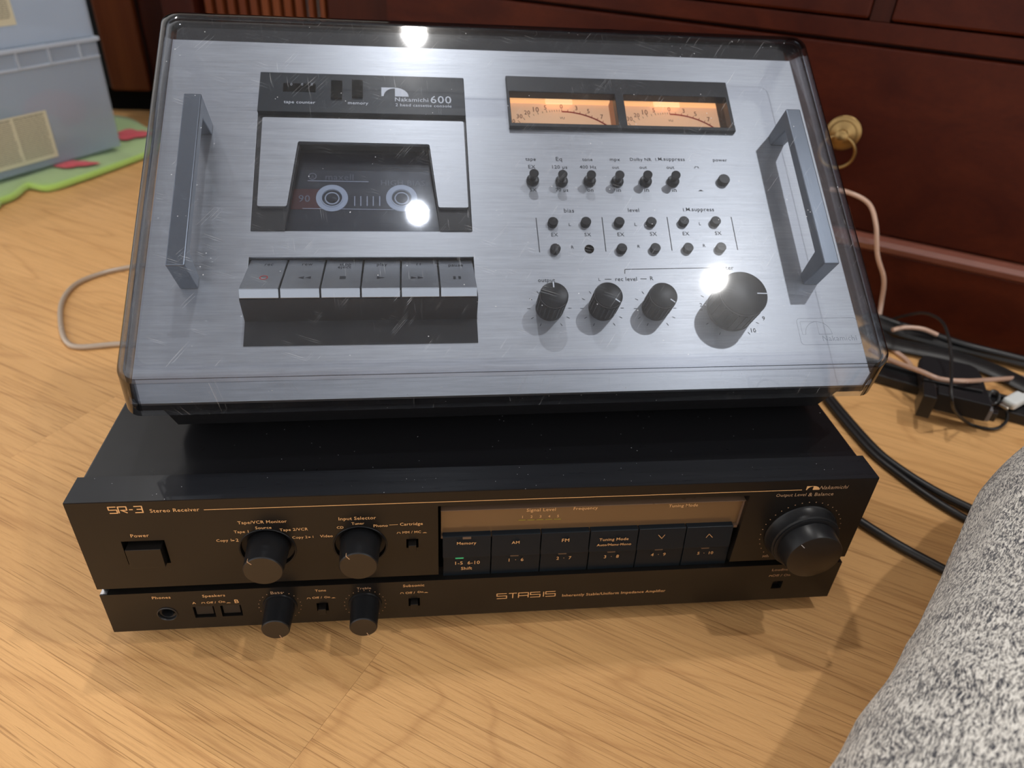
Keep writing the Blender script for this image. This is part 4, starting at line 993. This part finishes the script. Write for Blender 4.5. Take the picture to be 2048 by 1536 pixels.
for i in range(nu):
    for j in range(nv): bm.faces.new((G[i][j], G[i + 1][j], G[i + 1][j + 1], G[i][j + 1]))
bo = obj('blanket_cloth', bm, 'fleece', bl, IW, smooth=True); sm = bo.modifiers.new('s', 'SOLIDIFY'); sm.thickness = .0055; sm.offset = -1
bm = B(); tube(bm, [Vector((p.x, p.y, FLOOR + .0055)) for p in ed], .0045, 8); obj('hem', bm, 'fleecer', bl, IW, smooth=True)
for (px, py, sx_, sy_) in ((266, 271, .026, .026), (147, 330, .028, .016)):
    p = FL(px, py, FLOOR + .0085); bm = B(); n = 28; cv = bm.verts.new((p.x, p.y, FLOOR + .0122)); o_ = []
    for k in range(n):
        t = 2 * math.pi * k / n; r_ = 1 + .22 * math.sin(3 * t + 1) + .1 * math.sin(7 * t)
        o_.append(bm.verts.new((p.x + sx_ * r_ * math.cos(t), p.y + sy_ * r_ * math.sin(t), FLOOR + .0108)))
    for k in range(n): bm.faces.new((cv, o_[k], o_[(k + 1) % n]))
    obj('red_patch', bm, 'redcloth', bl, IW)

# ================================================================== STORAGE BOXES
K = FL(243, 292, FLOOR + .0125); K2 = FL(-5, 362, FLOOR + .0125); dF = (K2 - K).normalized(); inn = Vector((dF.y, -dF.x, 0))
if inn.y < 0: inn = -inn
MBX = Matrix(((-dF.x, 0, -inn.x, K.x), (-dF.y, 0, -inn.y, K.y), (0, 1, 0, 0), (0, 0, 0, 1)))   # a<0 to the left along the front, b up, h out
BXP = Panel(MBX)
zt = BXP.at(196, 100)[1]; z2 = BXP.at(192, 74)[1]
def bin_(name, label, zbot, ztop, lab):
    e = empty(name, label, 'storage box', loc=(*(K + dF * .2 + inn * .14).xy, zbot), group='stacked storage boxes')
    bm = B(); W_, Dp = .40, .28; tp = .001; hB = .0
    def loop(z, off, ins=0): return [bm.verts.new(p) for p in ((off - ins, z, off - ins), (-W_ - off + ins, z, off - ins), (-W_ - off + ins, z, -Dp - off + ins), (off - ins, z, -Dp - off + ins))]
    o1 = loop(zbot, 0); o2 = loop(ztop, tp); i2 = loop(ztop, tp, .0022); i1 = loop(zbot + .0022, 0, .0022)
    bm.faces.new(o1[::-1]); bm.faces.new(i1)
    for A_, B_ in ((o1, o2), (o2, i2), (i2, i1)):
        for k in range(4): bm.faces.new((A_[k], A_[(k + 1) % 4], B_[(k + 1) % 4], B_[k]))
    s = obj('box_wall', bm, 'bin', e, MBX, bevel=.003)
    bm = B()
    for z, g, t in ((ztop - .004, tp + .002, .005), (ztop - .026, tp - .001, .0035)):
        for x0_, x1_, h0_, h1_ in ((-W_ - g, g, g - .003, g + .002), (g - .003, g + .002, -Dp - g, g), (-W_ - g, g, -Dp - g, -Dp - g + .004), (-W_ - g, -W_ - g + .004, -Dp - g, g)): box(bm, x0_, x1_, z, z + t, h0_, h1_)
    obj('rim', bm, 'binrim', e, MBX, bevel=.001)
    for k in range(5):
        bm = B(); x_ = -.03 - k * .045; box(bm, x_ - .001, x_ + .001, ztop - .024, ztop - .002, tp - .001, tp + .003); obj('rib', bm, 'binrim', e, MBX)
    x0_, x1_, y0_, y1_ = lab
    bm = B(); hz_ = lambda y: tp * (y - zbot) / (ztop - zbot) + .0006
    bm.faces.new([bm.verts.new((x, y, hz_(y))) for x, y in ((x0_, y0_), (x1_, y0_), (x1_, y1_), (x0_, y1_))]); lb = obj('paper_label', bm, 'paper', e, MBX)
    bm = B(); rn = random.Random(5); y = y1_ - .004; nline = 0
    while y > y0_ + .006:
        for cx0, cx1 in ((x0_ + .006, (x0_ + x1_) / 2 - .002), ((x0_ + x1_) / 2 + .002, x1_ - .005)):
            x = cx0
            while x < cx1 - .002:
                l_ = rn.uniform(.003, .009); xe = min(x + l_, cx1); th = .0008 if nline else .0014
                bm.faces.new([bm.verts.new((a, b, hz_(b) + .0004)) for a, b in ((x, y), (xe, y), (xe, y + th), (x, y + th))]); x = xe + .0008
        y -= .0024; nline += 1
    obj('small_print', bm, 'paperink', lb, MBX)['kind'] = 'stuff'
    return e
l0 = BXP.at(120, 313, .003); l1 = BXP.at(92, 223, .008); lx = BXP.at(0, 345, .004)
bin_('storage_box', 'lower translucent plastic storage box resting on the green blanket', K.z, z2, (lx[0] - .012, l0[0], l0[1], l1[1]))
m0 = BXP.at(37, 50, .004)
bin_('storage_box', 'upper translucent plastic storage box stacked on the lower one', z2 + .001, z2 + .17, (m0[0] - .12, m0[0], m0[1], m0[1] + .07))
for nm, lb, mt, a, b, h, r in (('folded_cloth', 'teal cloth seen dimly inside the lower storage box', 'teal', -.16, .038, -.045, .045), ('folded_cloth', 'red cloth seen dimly inside the lower storage box', 'pink', -.055, .055, -.05, .035), ('folded_cloth', 'cream cloth seen dimly inside the lower storage box', 'cream', -.09, .03, -.04, .03)):
    bm = B(); bmesh.ops.create_icosphere(bm, subdivisions=3, radius=r)
    for v in bm.verts: v.co = Vector((v.co.x * 1.3, v.co.y * .75, v.co.z * .7)); v.co += Vector(noise.noise_vector(v.co * 40)) * .008; v.co += Vector((a, max(b, r * .75 + .012), h))
    o = obj(nm, bm, mt, None, MBX, smooth=True); tag(o, lb, 'cloth')

# ================================================================== CABLES AND SMALL THINGS ON THE RIGHT
def cable(name, label, pts, r, mat, cat='cable', flat=1, seg=10, n=8):
    bm = B(); tube(bm, catmull(pts, n), r, seg, flat); o = obj(name, bm, mat, None, IW, smooth=True); return tag(o, label, cat)
def F(*pp, r=.003): return [FL(x, y, FLOOR + (z if z else r)) for x, y, z in [(p + (0,))[:3] for p in pp]]
cable('power_cord', 'black cord running from behind the receiver up to the grey knitted knee, upper strand', F((1640, 765), (1668, 805), (1745, 893), (1800, 938), (1870, 982), (1950, 1022), (2010, 1050), r=.0035), .0035, 'rubber')
cable('power_cord', 'black cord lying just below and beside the upper strand', F((1640, 780), (1662, 812), (1738, 900), (1798, 950), (1868, 1000), (1940, 1042), (2000, 1070), r=.0032), .0030, 'rubber')
cable('power_cord', 'black cord leaving the right side of the receiver near its front', F((1640, 985), (1690, 1022), (1735, 1052), (1800, 1092), (1880, 1135), (1950, 1170), r=.0036), .0034, 'rubber')
cable('speaker_wire', 'pale clear-sheathed wire looping on the floor left of the deck', F((330, 525), (258, 535), (200, 548), (150, 570), (124, 605), (122, 650), (133, 683), (160, 694), (240, 688), (300, 690), r=.0026), .0026, 'wire_dim')
def DRp(px, py, h): a, b = DP.at(px, py, h); return MDR @ Vector((a, b, h))
cable('speaker_wire', 'pale clear-sheathed wire rising up the front of the mahogany dresser', [DRp(1660, 378, .012), DRp(1700, 386, .012), DRp(1738, 408, .012), DRp(1752, 450, .02), DRp(1755, 510, .022), DRp(1768, 560, .016), DRp(1762, 610, .012)] + F((1757, 660), (1775, 690), (1815, 722), (1821, 745), (1790, 757), (1745, 757), r=.0025), .0023, 'wire')
cable('speaker_wire', 'pale wire crossing over the black clamp and out of frame right', F((1740, 700, .012), (1785, 722, .022), (1840, 742, .032), (1880, 758, .034), (1930, 762, .034), (1975, 760, .02), (2048, 755), (2110, 752), r=.0025), .0023, 'wire')
cable('thin_black_wire', 'thin black wire arching over the black clamp in a tall loop', F((1768, 645, .004), (1800, 634, .02), (1845, 626, .05), (1880, 640, .06), (1896, 670, .06), (1903, 720, .052), (1903, 790, .042), (1910, 822, .024), (1940, 848, .003), (1985, 858, .003), (2010, 846, .004), (2014, 825, .008), (2003, 812, .014), (1990, 805, .012)), .0014, 'rubber', cat='wire')
cable('flat_black_cable', 'thick flat black cable along the foot of the dresser, nearer one', F((1735, 655), (1775, 684), (1830, 697), (1900, 712), (1980, 738), (2060, 776), (2120, 806), r=.005), .0125, 'rubber', flat=.35)
cable('flat_black_cable', 'thick ribbed black cable pressed against the foot of the dresser', F((1735, 632), (1786, 660), (1856, 680), (1936, 699), (2016, 718), (2106, 740), r=.007), .0075, 'rubber', flat=.7)
cable('flat_black_cable', 'smooth black cable lying on top of the other flat cables by the dresser', F((1750, 632, .011), (1800, 650, .012), (1860, 668, .013), (1930, 690, .013), (2010, 710, .012), (2110, 735, .01)), .0038, 'blk')
cable('speaker_wire', 'short pale wire showing above the flat black cables at the dresser foot', F((1785, 660, .017), (1810, 655, .019), (1845, 658, .02), (1875, 670, .017)), .0023, 'wire')
# long black bar with clamp
bar = empty('black_bar', 'long black metal bar lying on the floor under the clamp', 'bar', loc=FL(1900, 800))
pa, pb_ = FL(1700, 742), FL(2120, 862); d_ = (pb_ - pa).normalized(); s_ = Vector((-d_.y, d_.x, 0))
def orient(bm, o, dx, dy, up=Vector((0, 0, 1))):
    Mx = Matrix(((dx.x, dy.x, up.x, o.x), (dx.y, dy.y, up.y, o.y), (dx.z, dy.z, up.z, o.z), (0, 0, 0, 1)))
    bmesh.ops.transform(bm, matrix=Mx, verts=bm.verts); return bm
Lb = (pb_ - pa).length
bm = B(); box(bm, 0, Lb, -.010, .008, 0.0005, .010); obj('bar_body', orient(bm, pa, d_, s_), 'blk', bar, IW, bevel=.001)
bm = B(); box(bm, 0, Lb, .008, .0125, .0005, .014); obj('bar_rib', orient(bm, pa, d_, s_), 'rubber', bar, IW, bevel=.001)
cl = empty('plastic_clamp', 'black plastic clamp with rounded flap and two grey tabs on the bar', 'clamp', loc=FL(1920, 790))
def cq(pxs, z0_, z1_, name, mat, bev=.001):
    bm = B(); top = [FL(x, y, z1_) for x, y in pxs]; V1 = [bm.verts.new(p) for p in top]; V0 = [bm.verts.new((p.x, p.y, z0_)) for p in top]; bm.faces.new(V1); bm.faces.new(V0[::-1])
    n = len(V1)
    for i in range(n): bm.faces.new((V0[i], V0[(i + 1) % n], V1[(i + 1) % n], V1[i]))
    return obj(name, bm, mat, cl, IW, bevel=bev)
ZF = FLOOR
flap = [(1842, 768), (1838, 735), (1840, 716), (1848, 709), (1862, 711), (1940, 728), (1955, 735), (1966, 752), (1975, 780), (1985, 806)]
cq(flap, ZF + .016, ZF + .024, 'flap', 'blkm', .002)
cq([(1845, 748), (1963, 772), (1968, 782), (1846, 758)], ZF + .024, ZF + .027, 'flap_ridge', 'blk')
cq([(1846, 762), (1872, 766), (1876, 797), (1848, 790)], ZF + .012, ZF + .034, 'jaw', 'blk', .001)
cq([(1876, 768), (1978, 793), (1985, 812), (1876, 786)], ZF + .014, ZF + .031, 'clamp_body', 'blkm', .001)
cq([(1878, 788), (1986, 812), (1988, 822), (1878, 798)], ZF + .013, ZF + .025, 'clamp_lip', 'tab', .001)
cq([(1876, 800), (1893, 803), (1892, 812), (1875, 809)], ZF + .0105, ZF + .017, 'grey_tab', 'tab', .0006)
cq([(1952, 818), (1970, 821), (1968, 830), (1951, 827)], ZF + .0105, ZF + .017, 'grey_tab', 'tab', .0006)
cq([(1974, 815), (1998, 820), (1996, 828), (1972, 824)], ZF + .0105, ZF + .019, 'end_stop', 'blk', .0006)
bm = B(); c_ = FL(1987, 795, ZF + .02); tube(bm, [c_ + Vector((.005 * math.cos(t), .003 * math.sin(t), .005 * math.sin(t))) for t in [2 * math.pi * k / 16 for k in range(17)]], .0016, 8); obj('hook', bm, 'blk', cl, IW, smooth=True)
# white usb plug
usb = empty('usb_plug', 'white cable plug with steel tip lying on the floor at right edge', 'plug', loc=FL(2045, 798))
p0_, p1_ = FL(2006, 814, ZF + .0165), FL(2026, 803, ZF + .0165); dd_ = (p1_ - p0_).normalized(); sd = Vector((-dd_.y, dd_.x, 0))
bm = B(); box(bm, 0, .012, -.0042, .0042, -.0013, .0013); obj('plug_tip', orient(bm, p0_, dd_, sd), 'steel', usb, IW, bevel=.0012)
bm = B(); box(bm, .0085, .033, -.0062, .0062, -.0042, .0042); obj('plug_body', orient(bm, p0_, dd_, sd), 'whitep', usb, IW, bevel=.0028, seg=3)
bm = B(); tube(bm, catmull([p0_ + dd_ * .031, p0_ + dd_ * .06, p0_ + dd_ * .12 + sd * .01], 6), .0022, 10); obj('plug_lead', bm, 'whitep', usb, IW, smooth=True)

# ================================================================== PERSON (bent leg in knitted trousers)
pts = [Vector(p) for p in [(-.02, -.66, .10)]]
sil = [(1640, 1560), (1700, 1455), (1765, 1350), (1845, 1222), (1900, 1115), (1925, 1062), (1952, 1000), (1998, 935), (2046, 888), (2090, 850)]
ZT = .085
Tn = [FL(x, y, ZT) for x, y in sil]
cent = []; rad = []
for i, p in enumerate(Tn):
    ax = (Tn[min(i + 1, len(Tn) - 1)] - Tn[max(i - 1, 0)]).normalized(); r = (p - CAM).normalized(); n_ = ax.cross(r).normalized()
    if n_.z < 0 and False: n_ = -n_
    if n_.x > 0: n_ = -n_
    Rr = .083
    cent.append(p - n_ * Rr); rad.append(Rr)
print('leg', [tuple(round(v, 3) for v in c_) for c_ in cent])

def legtube(bm, P, R_, seg=56, uv=None, fold=0.0, squash=.86, floor_z=FLOOR + .001):
    rings = []; n = len(P); up = Vector((0, 0, 1)); L = 0; us = []
    for i, p in enumerate(P):
        if i: L += (P[i] - P[i - 1]).length
        d = (P[min(i + 1, n - 1)] - P[max(i - 1, 0)]).normalized(); s = d.cross(up).normalized(); u = s.cross(d).normalized(); ring = []
        for k in range(seg):
            a = 2 * math.pi * k / seg; q = s * math.cos(a) + u * math.sin(a) * squash; v = p + q * R_[i]
            if fold:
                f = noise.noise(Vector((L * 9, math.cos(a) * 1.4, math.sin(a) * 1.4))) * fold + abs(noise.noise(Vector((L * 20 + math.cos(a) * 2.2, math.sin(a) * 2.2, 4)))) * -fold * .8
                v += q * f
            if v.z < floor_z: v.z = floor_z + .0005 * k / seg
            ring.append(bm.verts.new(v))
        rings.append(ring); us.append(L)
    uvl = bm.loops.layers.uv.new('UVMap') if uv else None
    for i in range(n - 1):
        for k in range(seg):
            j = (k + 1) % seg; f = bm.faces.new((rings[i][k], rings[i][j], rings[i + 1][j], rings[i + 1][k]))
            if uvl:
                rr = R_[i] * 2 * math.pi
                for lp, (U, Vv) in zip(f.loops, ((us[i], k / seg * rr), (us[i], (k + 1) / seg * rr), (us[i + 1], (k + 1) / seg * rr), (us[i + 1], k / seg * rr))): lp[uvl].uv = (Vv, U)
    bm.faces.new(rings[0]); bm.faces.new(rings[-1][::-1])
    return bm
kn = cent[-1]
bk = (cent[0] - cent[1]).normalized()
path = [cent[0] + bk * .42 + Vector((0, 0, .03)), cent[0] + bk * .27 + Vector((0, 0, .015)), cent[0] + bk * .13] + cent + [kn + Vector((.06, .015, -.005)), kn + Vector((.11, -.04, -.02)), kn + Vector((.06, -.16, -.035)), kn + Vector((-.02, -.30, -.04))]
nr = [.095, .09, .084] + rad + [.078, .07, .058, .052]
cp = catmull(path, 12); cr = [nr[min(int(i / 12), len(nr) - 1)] * (1 - (i % 12) / 12) + nr[min(int(i / 12) + 1, len(nr) - 1)] * ((i % 12) / 12) for i in range(len(cp))]
bm = B(); legtube(bm, cp[4:] + [cp[-1] + Vector((-.04, -.10, -.005)), cp[-1] + Vector((-.07, -.20, -.012))], [r * .8 for r in cr[4:]] + [.035, .022], 24)
person = obj('person', bm, 'skin', None, IW, smooth=True)
tag(person, 'seated person, bent leg in heathered grey knitted trousers at lower right corner', 'person'); ICO[person] = Matrix.Identity(4)
bm = B(); legtube(bm, cp, cr, 96, True, .0035)
obj('trousers', bm, 'knit', person, IW, smooth=True)
